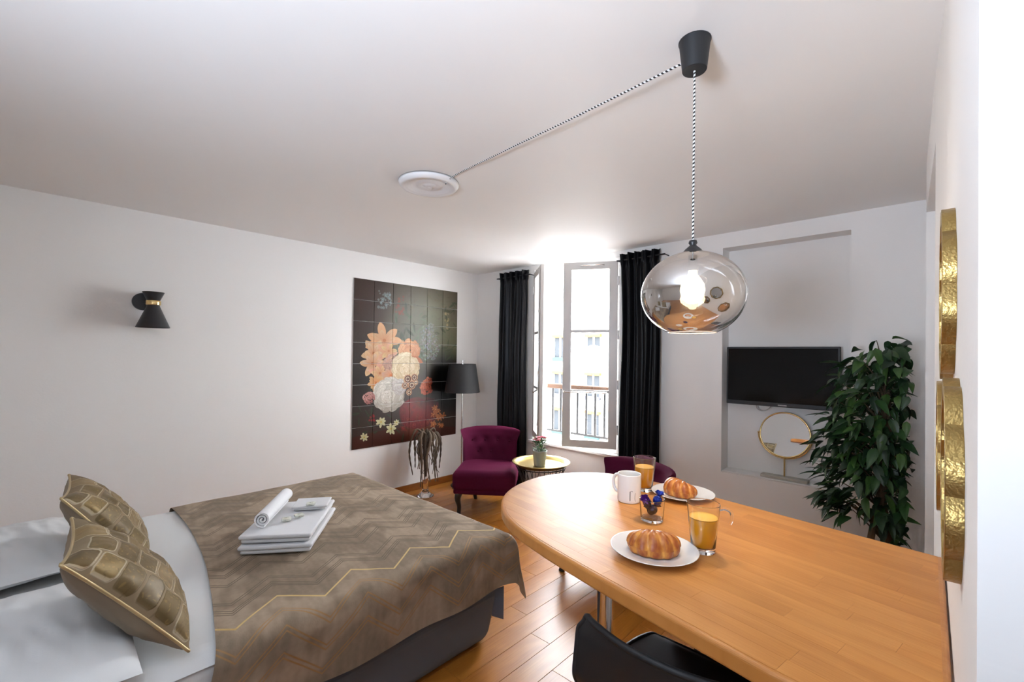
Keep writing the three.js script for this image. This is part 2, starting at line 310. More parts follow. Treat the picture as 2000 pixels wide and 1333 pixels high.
// ---------------------------------------------------------------- tile mural
{
  const art = canvasTex(1024, 1368, (c, w, h) => {
    const R = mulberry(77), q = (a, b) => a + (b - a) * R();
    const rgba = (r, g, b, a) => `rgba(${r | 0},${g | 0},${b | 0},${a})`;
    const blob = (x, y, r, col, a) => { const g = c.createRadialGradient(x * w, y * h, 0, x * w, y * h, r * w); g.addColorStop(0, rgba(...col, a)); g.addColorStop(1, rgba(...col, 0)); c.fillStyle = g; c.fillRect(0, 0, w, h); };
    c.fillStyle = 'rgb(58,42,34)'; c.fillRect(0, 0, w, h);
    blob(0.72, 0.2, 0.62, [134, 134, 108], 0.95); blob(0.6, 0.34, 0.4, [110, 114, 98], 0.8); blob(0.95, 0.4, 0.34, [104, 106, 74], 0.75); blob(0.06, 0.12, 0.3, [62, 36, 26], 0.7);
    blob(0.85, 0.56, 0.26, [8, 7, 6], 0.95); blob(0.93, 0.66, 0.3, [8, 7, 6], 0.95); blob(0.04, 0.6, 0.35, [28, 20, 15], 0.8);
    for (let k = 0; k < 900; k++) { const x = q(0, 1), y = q(0, 1); c.strokeStyle = rgba(q(20, 110), q(20, 100), q(15, 75), 0.07); c.lineWidth = q(3, 18); c.beginPath(); c.moveTo(x * w, y * h); c.lineTo(x * w + q(-50, 50), y * h + q(-40, 40)); c.stroke(); }
    c.fillStyle = 'rgba(70,30,18,0.85)'; c.beginPath(); c.moveTo(0, 0.93 * h); c.bezierCurveTo(0.3 * w, 0.89 * h, 0.6 * w, 0.9 * h, w, 0.95 * h); c.lineTo(w, h); c.lineTo(0, h); c.fill();
    blob(0.62, 0.91, 0.2, [140, 66, 34], 0.7);
    const leaf = (x, y, L, W, a, col, al = 0.9) => { c.save(); c.translate(x * w, y * h); c.rotate(a); c.fillStyle = rgba(...col, al); c.beginPath(); c.moveTo(0, 0); c.quadraticCurveTo(L * w * 0.5, -W * w, L * w, 0); c.quadraticCurveTo(L * w * 0.5, W * w, 0, 0); c.fill(); c.strokeStyle = rgba(col[0] + 40, col[1] + 40, col[2] + 30, 0.4); c.lineWidth = 2; c.beginPath(); c.moveTo(0, 0); c.lineTo(L * w, 0); c.stroke(); c.restore(); };
    const greens = [[70, 84, 60], [88, 104, 80], [54, 66, 46], [104, 116, 92], [46, 54, 34]];
    for (let k = 0; k < 55; k++) { const t = q(0, 1); leaf(q(0.3, 0.75), q(0.18, 0.5), q(0.05, 0.13), q(0.012, 0.03), q(0, 6.28), greens[k % 5], 0.55); }
    for (let k = 0; k < 26; k++) leaf(q(0.84, 1), q(0.06, 0.5), q(0.05, 0.11), q(0.01, 0.024), q(0, 6.28), [62, 68, 44], 0.7);
    for (let k = 0; k < 30; k++) leaf(q(0.03, 0.45), q(0.68, 0.95), q(0.04, 0.1), q(0.012, 0.025), q(0, 6.28), [44, 54, 34], 0.8);
    for (let k = 0; k < 420; k++) { const a = q(0, 6.28), r = Math.sqrt(R()); c.fillStyle = rgba(150 + q(-20, 40), 152 + q(-20, 34), 158 + q(-20, 40), 0.28); c.beginPath(); c.arc((0.70 + Math.cos(a) * r * 0.085 + (R() - 0.5) * 0.05) * w, (0.36 + Math.sin(a) * r * 0.13) * h, q(3, 10), 0, 7); c.fill(); }
    for (let k = 0; k < 40; k++) { c.fillStyle = rgba(140, 160, 165, 0.55); c.beginPath(); c.arc((0.26 + q(-0.06, 0.06)) * w, (0.11 + q(-0.05, 0.05)) * h, q(5, 13), 0, 7); c.fill(); }
    for (let k = 0; k < 18; k++) { c.fillStyle = rgba(150, 60, 46, 0.5); c.beginPath(); c.arc((0.39 + q(-0.03, 0.04)) * w, (0.12 + q(-0.05, 0.07)) * h, q(5, 14), 0, 7); c.fill(); }
    for (let k = 0; k < 16; k++) { c.fillStyle = rgba(190, 165, 120, 0.5); c.beginPath(); c.arc((0.88 + q(-0.02, 0.02)) * w, (0.15 + q(0, 0.12)) * h, q(6, 12), 0, 7); c.fill(); }
    // red vase
    const gv = c.createRadialGradient(0.55 * w, 0.78 * h, 10, 0.6 * w, 0.82 * h, 0.26 * w); gv.addColorStop(0, 'rgb(132,46,42)'); gv.addColorStop(0.6, 'rgb(98,24,26)'); gv.addColorStop(1, 'rgb(46,12,13)');
    c.fillStyle = gv; c.beginPath(); c.moveTo(0.41 * w, 0.77 * h); c.bezierCurveTo(0.38 * w, 0.9 * h, 0.5 * w, 0.93 * h, 0.62 * w, 0.925 * h); c.bezierCurveTo(0.76 * w, 0.92 * h, 0.82 * w, 0.86 * h, 0.8 * w, 0.77 * h); c.bezierCurveTo(0.7 * w, 0.7 * h, 0.5 * w, 0.7 * h, 0.41 * w, 0.77 * h); c.fill();
    blob(0.62, 0.73, 0.12, [70, 74, 56], 0.75); blob(0.86, 0.72, 0.2, [8, 7, 6], 0.8);
    for (let k = 0; k < 60; k++) { c.fillStyle = rgba(q(60, 150), q(24, 60), q(22, 50), 0.35); c.beginPath(); c.ellipse(q(0.42, 0.8) * w, q(0.74, 0.92) * h, q(8, 40), q(4, 16), q(0, 3), 0, 7); c.fill(); }
    for (let k = 0; k < 70; k++) { c.strokeStyle = rgba(q(150, 200), q(40, 110), q(40, 80), 0.3); c.lineWidth = q(2, 5); const x = q(0.43, 0.76), y = q(0.84, 0.91); c.beginPath(); c.arc(x * w, y * h, q(5, 16), q(0, 6), q(6, 8)); c.stroke(); }
    const star = (x, y, r, n, col, tip, cen) => { for (let k = 0; k < n; k++) { const a = k / n * 6.283 + q(-0.2, 0.2), L = r * q(0.85, 1.15); c.save(); c.translate(x * w, y * h); c.rotate(a); const g = c.createLinearGradient(0, 0, L * w, 0); g.addColorStop(0, rgba(...tip, 1)); g.addColorStop(1, rgba(...col, 1)); c.fillStyle = g; c.beginPath(); c.moveTo(0, 0); c.bezierCurveTo(L * w * 0.4, -r * w * 0.36, L * w * 0.85, -r * w * 0.26, L * w, 0); c.bezierCurveTo(L * w * 0.85, r * w * 0.26, L * w * 0.4, r * w * 0.36, 0, 0); c.fill(); c.strokeStyle = rgba(tip[0] - 40, tip[1] - 50, tip[2] - 50, 0.35); c.lineWidth = 2; c.beginPath(); c.moveTo(0, 0); c.lineTo(L * w * 0.8, 0); c.stroke(); c.restore(); } c.fillStyle = rgba(...cen, 1); c.beginPath(); c.arc(x * w, y * h, r * w * 0.14, 0, 7); c.fill(); };
    const rose = (x, y, r, a, b) => { for (let ring = 6; ring >= 1; ring--) { const n = 5 + ring; for (let k = 0; k < n; k++) { const t = k / n * 6.283 + ring * 0.7 + q(-0.2, 0.2), d = r * (ring / 6) * 0.62, f = q(0, 1); c.fillStyle = rgba(a[0] + (b[0] - a[0]) * f, a[1] + (b[1] - a[1]) * f, a[2] + (b[2] - a[2]) * f, 1); c.beginPath(); c.ellipse((x + Math.cos(t) * d) * w, y * h + Math.sin(t) * d * w, r * w * (0.2 + 0.034 * ring), r * w * (0.15 + 0.028 * ring), t + 1.57, 0, 7); c.fill(); c.strokeStyle = rgba(a[0] - 50, a[1] - 55, a[2] - 55, 0.35); c.lineWidth = 2; c.stroke(); } } };
    const bloom = (x, y, r, a, b, n = 150) => { const st = []; for (let k = 0; k < n; k++) st.push([Math.sqrt(R()), q(0, 6.283)]); st.sort((p, o) => o[0] - p[0]);
      for (const [d, t] of st) { const lit = clamp(0.5 + 0.34 * Math.cos(t - 4.0) * d + q(-0.25, 0.25), 0, 1), px = x * w + Math.cos(t) * d * r * w, py = y * h + Math.sin(t) * d * r * w * 0.95; c.fillStyle = rgba(a[0] + (b[0] - a[0]) * lit, a[1] + (b[1] - a[1]) * lit, a[2] + (b[2] - a[2]) * lit, 0.85); c.beginPath(); c.ellipse(px, py, r * w * q(0.16, 0.34), r * w * q(0.07, 0.17), t + 1.57 + q(-0.5, 0.5), 0, 7); c.fill(); c.strokeStyle = rgba(a[0] * 0.6, a[1] * 0.52, a[2] * 0.48, 0.28); c.lineWidth = 1.6; c.stroke(); } };
    const peach = [228, 186, 144], peachD = [206, 148, 104];
    for (const [x, y, r, n] of [[0.26, 0.355, 0.15, 7], [0.17, 0.43, 0.12, 6], [0.29, 0.43, 0.10, 5], [0.16, 0.5, 0.11, 6], [0.23, 0.55, 0.10, 6]]) for (let ly = 0; ly < 2; ly++) star(x + q(-0.01, 0.01), y + q(-0.01, 0.01), r * (1 - 0.3 * ly), n, [222 + q(-14, 8), 184 + q(-18, 8), 146 + q(-16, 12)], [198, 140, 98], [176, 110, 66]);
    bloom(0.49, 0.42, 0.10, [186, 112, 70], [236, 186, 140]); leaf(0.5, 0.455, 0.14, 0.055, 0.4, [176, 98, 54]);
    bloom(0.33, 0.5, 0.075, [150, 104, 92], [212, 172, 150], 80); star(0.32, 0.575, 0.085, 9, [196, 160, 140], [206, 134, 88], [200, 112, 58]); star(0.19, 0.615, 0.07, 11, [206, 170, 122], [214, 142, 86], [196, 116, 58]);
    bloom(0.46, 0.53, 0.125, [188, 158, 116], [242, 228, 196], 220); bloom(0.47, 0.54, 0.06, [206, 176, 136], [244, 230, 200], 60);
    bloom(0.31, 0.69, 0.135, [158, 148, 136], [232, 226, 216], 240); bloom(0.4, 0.645, 0.07, [160, 150, 146], [222, 214, 208], 90); bloom(0.3, 0.7, 0.06, [190, 180, 166], [236, 230, 222], 60);
    bloom(0.13, 0.705, 0.05, [160, 92, 88], [226, 176, 166], 70); bloom(0.67, 0.66, 0.065, [146, 56, 40], [214, 128, 90], 90); bloom(0.69, 0.62, 0.04, [150, 60, 44], [206, 120, 88], 50);
    for (const [x, y, r] of [[0.48, 0.6, 0.034], [0.545, 0.592, 0.03], [0.455, 0.64, 0.027], [0.52, 0.64, 0.034], [0.495, 0.685, 0.024], [0.56, 0.625, 0.02]]) { c.lineWidth = 7; c.strokeStyle = 'rgb(186,138,100)'; c.fillStyle = 'rgb(92,52,36)'; c.beginPath(); c.arc(x * w, y * h, r * w, 0, 7); c.fill(); c.stroke(); c.lineWidth = 5; c.strokeStyle = 'rgb(226,206,170)'; c.beginPath(); c.arc(x * w, y * h, r * w * 0.5, 0, 7); c.stroke(); }
    for (const [x, y, r] of [[0.33, 0.905, 0.05], [0.24, 0.855, 0.045], [0.1, 0.935, 0.035], [0.38, 0.87, 0.03]]) star(x, y, r, 7, [214, 206, 170], [196, 190, 140], [206, 160, 60]);
    for (let k = 0; k < 16; k++) star(0.82 + q(-0.08, 0.07), 0.84 + q(-0.06, 0.09), q(0.02, 0.035), 5, [176, 110, 66], [160, 84, 50], [210, 160, 90]);
    for (let k = 0; k < 8; k++) { c.fillStyle = rgba(150, 40, 40, 0.8); c.beginPath(); c.arc((0.15 + q(-0.02, 0.04)) * w, (0.83 + q(-0.03, 0.03)) * h, q(6, 12), 0, 7); c.fill(); }
  });
  art.wrapS = art.wrapT = THREE.ClampToEdgeWrapping;
  const z0 = -2.08, z1 = -3.362, y0 = 0.537, y1 = 2.193, nc = 6, nr = 8, cw = (z0 - z1) / nc, ch = (y1 - y0) / nr;
  const m = thing('tile_mural', 'wall panel of glazed tiles printed with a dark old flower still life', 'tile picture', [XL, 0, (z0 + z1) / 2]);
  part('backing', bb(0.001, 0.006, y0, y1, -(z0 - z1) / 2, (z0 - z1) / 2), S({ color: lin(0.62, 0.6, 0.56), roughness: 0.8 }), m, 'pale grout behind the tiles');
  const tm = P({ map: art, color: lin(0.8, 0.8, 0.78), roughness: 0.4, specularIntensity: 0.55 });
  for (let r = 0; r < nr; r++) for (let c = 0; c < nc; c++) {
    const g = new RoundedBoxGeometry(0.008, ch - 0.0035, cw - 0.0025, 1, 0.0015), p = g.attributes.position, uv = new Float32Array(p.count * 2);
    for (let i = 0; i < p.count; i++) { uv[2 * i] = (c + 0.5 - p.getZ(i) / cw) / nc; uv[2 * i + 1] = 1 - (r + 0.5 - p.getY(i) / ch) / nr; }
    g.setAttribute('uv', new THREE.BufferAttribute(uv, 2));
    const t = part('tile', g, tm, m); t.position.set(0.0085 + rr(0, 0.0008), y1 - (r + 0.5) * ch, (z0 - z1) / 2 - (c + 0.5) * cw); t.rotation.set(0, rr(-0.004, 0.004), 0);
  }
}

// ---------------------------------------------------------------- sconce on the left wall
{
  const s = thing('wall_sconce', 'small black hourglass wall sconce with a brass ring', 'wall lamp', [XL, 1.755, -0.555]);
  part('wall_plate', cyl(0.06, 0.06, 0.022, 0, 0, 0, 40).rotateZ(PI / 2).translate(0.011, 0.055, 0.045), M.blackMetal, s);
  part('arm', rod([0.02, 0.05, 0.03], [0.085, 0.035, 0], 0.011), M.blackMetal, s);
  const cx = 0.105;
  part('shade', lathe([[0.036, 0.03], [0.037, 0.02], [0.095, -0.125], [0.0955, -0.128], [0.0925, -0.127], [0.033, 0.02], [0.033, 0.03]], 48).translate(cx, 0, 0), M.blackMetal, s);
  part('upper_shade', lathe([[0.034, 0.058], [0.038, 0.062], [0.062, 0.118], [0.060, 0.118], [0.035, 0.064], [0.03, 0.058]], 48).translate(cx, 0, 0), M.blackMetal, s);
  part('ring', lathe([[0.036, 0.028], [0.043, 0.03], [0.043, 0.058], [0.036, 0.06]], 48).translate(cx, 0, 0), M.brass, s, 'brass ring');
}

// ---------------------------------------------------------------- floor lamp
{
  const l = thing('floor_lamp', 'slim floor lamp with a black drum shade beside the mural', 'floor lamp', [-3.815, 0, -3.27]);
  part('base', lathe([[0, 0.001], [0.115, 0.001], [0.118, 0.008], [0.11, 0.018], [0.02, 0.024], [0.012, 0.05], [0, 0.05]], 40), M.blackMetal, l);
  part('pole', rod([0, 0.04, 0], [0, 1.40, 0], 0.0075), M.steel, l);
  part('shade', lathe([[0.150, 1.36], [0.197, 1.045], [0.1945, 1.045], [0.1475, 1.36], [0.150, 1.36]], 56), S({ color: lin(0.012, 0.012, 0.013), roughness: 0.75, bumpMap: withRepeat(weave, 10, 4), bumpScale: 0.0004 }), l);
  part('shade_carrier', merge([0, 1, 2].map((k) => rod([0, 1.345, 0], [0.147 * Math.cos(k * 2.094), 1.345, 0.147 * Math.sin(k * 2.094)], 0.002, 6)), cyl(0.014, 0.014, 0.05, 0, 1.335, 0, 16)), M.steel, l);
  part('cable', tube([[0.1, 0.01, 0.02], [0.14, 0.05, 0.06], [0.12, 0.1, 0.1], [0.06, 0.06, 0.12], [0.02, 0.012, 0.14], [0.12, 0.008, 0.16], [0.2, 0.008, 0.1]], 0.004, 40, 8), M.black, l);
}

// ---------------------------------------------------------------- glass vase with drooping dried stems
{
  const v = thing('glass_vase', 'tall clear glass vase on the floor below the mural', 'vase', [-3.80, 0, -2.775]);
  part('body', lathe([[0, 0.001], [0.085, 0.001], [0.088, 0.006], [0.05, 0.03], [0.03, 0.06], [0.034, 0.2], [0.045, 0.45], [0.06, 0.585], [0.064, 0.6], [0.061, 0.6], [0.0565, 0.585], [0.0415, 0.45], [0.0305, 0.2], [0.024, 0.07], [0.01, 0.05], [0, 0.048]], 40), M.glass, v);
  const mats = [[0.13, 0.09, 0.06], [0.18, 0.135, 0.095], [0.09, 0.065, 0.047]].map((c) => S({ color: lin(...c), roughness: 0.95 }));
  const spray = thing('dried_amaranth', 'brown dried trailing amaranth drooping from the tall glass vase', 'dried plant', [-3.80, 0, -2.775]);
  for (let k = 0; k < 17; k++) {
    const a = k / 17 * 2 * PI + rr(-0.2, 0.2), reach = rr(0.07, 0.19) * (Math.cos(a) < -0.3 ? 0.75 : 1), len = rr(0.30, 0.55), cx = Math.cos(a), cz = Math.sin(a), top = rr(0.64, 0.70), r0 = rr(0.009, 0.0155), ph = rr(0, 6);
    const end = Math.max(0.07, top - len), w = rr(-0.03, 0.03);
    const pts = [[cx * 0.01, 0.2, cz * 0.01], [cx * 0.03, 0.5, cz * 0.03], [cx * 0.045, top - 0.04, cz * 0.045], [cx * reach * 0.7, top, cz * reach * 0.7], [cx * reach, top - 0.06, cz * reach], [cx * reach * 1.02 + w, (top + end) / 2, cz * reach * 1.02 - w], [cx * reach * 0.96, end, cz * reach * 0.96]];
    part('stem', taper(pts, (t) => t < 0.35 ? 0.0028 : r0 * (1 - 0.55 * smooth(0.7, 1, t)) * (0.62 + 0.38 * Math.abs(Math.sin(t * 46 + ph))), 70, 7), mats[k % 3], spray);
  }
  for (let k = 0; k < 4; k++) { const a = rr(-1.2, 1.5), x = Math.cos(a), z = Math.sin(a); part('twig', taper([[x * 0.06, 0.63, z * 0.06], [x * 0.1 + 0.03, 0.5, z * 0.16], [x * 0.16, 0.34, z * 0.02], [x * 0.1, 0.24, z * 0.14 - 0.08]], (t) => 0.0045 * (1 - 0.5 * t), 20, 6), mats[2], spray); }
}

// ---------------------------------------------------------------- velvet slipper chairs
const chair1 = thing('slipper_chair', 'plum velvet slipper chair in the corner in front of the black curtain', 'armchair', [-3.10, 0, -2.99], Math.atan2(0.62, 0.785), 'plum velvet slipper chairs');
{
  const seat = new RoundedBoxGeometry(0.57, 0.19, 0.54, 8, 0.055), p = seat.attributes.position;
  for (let i = 0; i < p.count; i++) { const x = p.getX(i), y = p.getY(i), z = p.getZ(i); if (y > 0) p.setY(i, y + 0.035 * Math.max(0, 1 - (x / 0.285) ** 2) * Math.max(0, 1 - (z / 0.27) ** 2)); p.setX(i, x * (1 + 0.04 * z)); }
  seat.computeVertexNormals(); seat.translate(0, 0.315, 0.03);
  part('seat', planar(seat, 'x', 'z'), M.velvet, chair1);
  part('apron', merge(rb(0.55, 0.05, 0.52, 0.02, 0, 0.225, 0.03)), M.velvet, chair1);
  const prof = [], btn = [];
  for (const y of [0.60, 0.49]) for (let k = 0; k < (y > 0.55 ? 4 : 3); k++) btn.push([(k - (y > 0.55 ? 1.5 : 1)) * 0.125, y]);
  for (let k = 0; k <= 20; k++) { const t = k / 20; prof.push([0.33 + 0.36 * t, -0.185 - 0.06 * t - 0.03 * t * t, 1]); }
  for (let k = 1; k <= 12; k++) { const a = k / 12 * PI * 1.25; prof.push([0.69 + 0.042 * Math.sin(a) * 1.05, -0.275 - 0.048 * (1 - Math.cos(a)), 0]); }
  for (let k = 1; k <= 8; k++) { const t = k / 8; prof.push([0.66 - 0.33 * t, -0.335 + 0.055 * t, 0]); }
  prof.push([0.30, -0.25, 0], [0.30, -0.2, 0], [0.33, -0.185, 0]);
  const nv = prof.length - 1;
  const back = grid(44, nv, (u, v) => {
    const s = u * 2 - 1, [y, z, f] = prof[Math.round(v * nv)], t = (y - 0.33) / 0.4, half = 0.262 + 0.012 * t + 0.026 * smooth(0.72, 1, t);
    const edge = Math.pow(Math.max(0, 1 - Math.abs(s) ** 9), 0.5), zm = -0.235 - 0.04 * t, ym = y;
    let zz = zm + (z - zm) * (0.12 + 0.88 * edge) + 0.085 * s * s * s * s + 0.035 * s * s, x = s * half;
    let yy = y - 0.02 * s * s * smooth(0.6, 1, t);
    if (f) for (const [bxx, by] of btn) { const d2 = (x - bxx) ** 2 + (y - by) ** 2; zz -= 0.016 * Math.exp(-d2 / 0.0009) ; zz -= 0.004 * Math.exp(-Math.min((x - bxx - (y - by) * 0.9) ** 2, (x - bxx + (y - by) * 0.9) ** 2) / 0.00008) * Math.exp(-d2 / 0.006); }
    return [x, yy, zz];
  }, (u, v) => [u * 0.56, v * 1.1]);
  part('backrest', back, M.velvet, chair1);
  for (const [x, y] of btn) { const s = x / 0.27, t = (y - 0.33) / 0.36; part('button', sph(0.0095, x, y, -0.185 - 0.06 * t - 0.03 * t * t - 0.014 + 0.085 * s ** 4 + 0.035 * s * s, 12, 8), M.velvet, chair1); }
  for (const s of [-1, 1]) {
    part('leg', taper([[s * 0.215, 0.235, 0.235], [s * 0.235, 0.17, 0.265], [s * 0.222, 0.08, 0.255], [s * 0.225, 0.0, 0.275]], (t) => 0.036 - 0.018 * smooth(0, 0.75, t) + 0.003 * smooth(0.85, 1, t), 16, 12), M.blackWood, chair1);
    part('leg', taper([[s * 0.17, 0.235, -0.18], [s * 0.165, 0.12, -0.20], [s * 0.15, 0.0, -0.235]], (t) => 0.026 - 0.009 * t, 10, 12), M.blackWood, chair1);
  }
}
copyOf(chair1, 'plum velvet slipper chair half hidden behind the bar table below the right curtain', [-1.53, 0, -2.67], Math.atan2(-0.3, 0.95));

// ---------------------------------------------------------------- brass tray table with a potted plant
{
  const x = -2.55, z = -3.125, h = 0.5;
  const t = thing('tray_table', 'round brass tray table with wire basket base between the two plum chairs', 'side table', [x, 0, z]);
  part('tray', lathe([[0, h - 0.012], [0.215, h - 0.012], [0.222, h + 0.01], [0.258, h + 0.016], [0.262, h + 0.012], [0.258, h + 0.008], [0.228, h + 0.003], [0.218, h - 0.02], [0, h - 0.02]], 72), M.trayBrass, t);
  for (const [r, y] of [[0.222, h - 0.03], [0.165, 0.01]]) part('ring', new THREE.TorusGeometry(r, 0.005, 8, 56).rotateX(PI / 2).translate(0, y, 0), M.blackMetal, t);
  for (let k = 0; k < 26; k++) { const a = k / 26 * 2 * PI, b = a + 0.12, c = Math.cos, s = Math.sin; part('wire', tube([[0.222 * c(a), h - 0.03, 0.222 * s(a)], [0.17 * c(b), h - 0.16, 0.17 * s(b)], [0.14 * c(b), 0.24, 0.14 * s(b)], [0.165 * c(a), 0.01, 0.165 * s(a)]], 0.003, 14, 5), M.blackMetal, t); }
  const f = thing('potted_flower', 'small potted plant with pink flowers on the brass tray', 'plant', [x + 0.03, h - 0.0112, z + 0.055]);
  part('pot', lathe([[0, 0.0], [0.047, 0.0], [0.05, 0.003], [0.062, 0.12], [0.065, 0.122], [0.065, 0.136], [0.059, 0.136], [0.046, 0.012], [0, 0.01]], 40), S({ color: lin(0.36, 0.38, 0.34), roughness: 0.55, metalness: 0.4 }), f);
  part('soil', cyl(0.057, 0.055, 0.012, 0, 0.118, 0, 24), S({ color: lin(0.03, 0.02, 0.012), roughness: 1 }), f);
  const lm = [[0.05, 0.14, 0.04], [0.09, 0.2, 0.06], [0.03, 0.09, 0.03]].map((c) => S({ color: lin(...c), roughness: 0.6 })), leafG = grid(2, 4, (u, v) => { const w = 0.009 * Math.sin(PI * Math.pow(v, 0.7)); return [(u - 0.5) * 2 * w, 0.03 * v * v * -0.3 + Math.abs(u - 0.5) * 0.006, v * 0.042]; });
  for (let k = 0; k < 70; k++) { const a = rr(0, 2 * PI), r = Math.sqrt(rnd()) * 0.06, y = rr(0.13, 0.235); const l = part('leaf', leafG, lm[k % 3], f); l.position.set(Math.cos(a) * r * 0.7, y, Math.sin(a) * r * 0.7); l.rotation.set(rr(-1.1, 0.2), PI / 2 - a + rr(-0.7, 0.7), 0, 'YXZ'); }
  const pm = [[0.75, 0.25, 0.3], [0.7, 0.14, 0.2], [0.8, 0.4, 0.42]].map((c) => S({ color: lin(...c), roughness: 0.7 }));
  for (let k = 0; k < 11; k++) {
    const a = rr(0, 2 * PI), r = Math.sqrt(rnd()) * 0.055, y = rr(0.22, 0.275), px = Math.cos(a) * r, pz = Math.sin(a) * r;
    part('stalk', rod([px * 0.3, 0.12, pz * 0.3], [px, y, pz], 0.0016, 5), lm[1], f);
    part('blossom', merge(sph(0.008, px, y, pz, 8, 6), [0, 1, 2, 3, 4, 5].map((q) => sph(0.0085, 0, 0, 0, 8, 6).scale(1, 0.55, 1).translate(px + 0.011 * Math.cos(q * 1.047), y - 0.002, pz + 0.011 * Math.sin(q * 1.047)))), pm[k % 3], f);
  }
}

// ---------------------------------------------------------------- television, niche mirror
{
  const tv = thing('television', 'black flat television mounted in the shallow wall niche', 'television', [-0.798, 1.332, ZF - 0.012]);
  part('body', rb(0.725, 0.44, 0.032, 0.006, 0, 0, -0.02), M.blackPlastic, tv);
  part('screen', bx(0.698, 0.396, 0.003, 0, 0.009, -0.0035), P({ color: lin(0.003, 0.003, 0.003), roughness: 0.1, specularIntensity: 0.45 }), tv);
  part('wall_bracket', rb(0.2, 0.2, 0.10, 0.004, 0, 0, -0.09), M.blackMetal, tv);
  const font = await new FontLoader().loadAsync('fonts/droid/droid_sans_bold.typeface.json');
  const tg = new TextGeometry('SAMSUNG', { font, size: 0.0085, depth: 0.0008, curveSegments: 3 }); tg.computeBoundingBox();
  part('lettering', tg.translate(-tg.boundingBox.max.x / 2 + 0.02, -0.2105, -0.0035), S({ color: lin(0.6, 0.6, 0.6), roughness: 0.4 }), tv);
  part('cable', tube([[-0.16, -0.2, -0.05], [-0.155, -0.245, -0.045], [-0.12, -0.262, -0.045], [-0.08, -0.245, -0.05], [-0.05, -0.2, -0.07]], 0.003, 24, 6), S({ color: lin(0.4, 0.38, 0.36), roughness: 0.6 }), tv);
  globalThis.sceneFont = font;
}
{
  const y0 = NY0 + 0.013, m = thing('table_mirror', 'round gold rimmed mirror on a stone base below the television', 'mirror', [-0.768, y0, ZF - 0.052]);
  part('base', rb(0.3, 0.022, 0.07, 0.005, 0, 0.0112, 0), S({ color: lin(0.46, 0.44, 0.38), roughness: 0.6, bumpMap: withRepeat(plaster, 4, 4), bumpScale: 0.001 }), m, 'grey stone base');
  part('stem', rod([0, 0.02, 0], [0, 0.165, 0], 0.0055), M.brass, m);
  const R = 0.16, cy = 0.325;
  part('cradle', new THREE.TorusGeometry(R + 0.012, 0.005, 10, 60, PI).rotateZ(PI).translate(0, cy, 0), M.brass, m);
  const tilt = new THREE.Matrix4().makeRotationX(-0.095).setPosition(0, cy, 0);
  part('rim', new THREE.TorusGeometry(R, 0.006, 12, 80).applyMatrix4(tilt), M.brass, m);
  part('mirror_glass', cyl(R - 0.003, R - 0.003, 0.006, 0, 0, 0, 72).rotateX(PI / 2).applyMatrix4(tilt), M.mirror, m);
  part('pivot', merge(sph(0.009, -R - 0.01, cy, 0, 12, 8), sph(0.009, R + 0.01, cy, 0, 12, 8)), M.brass, m);
}

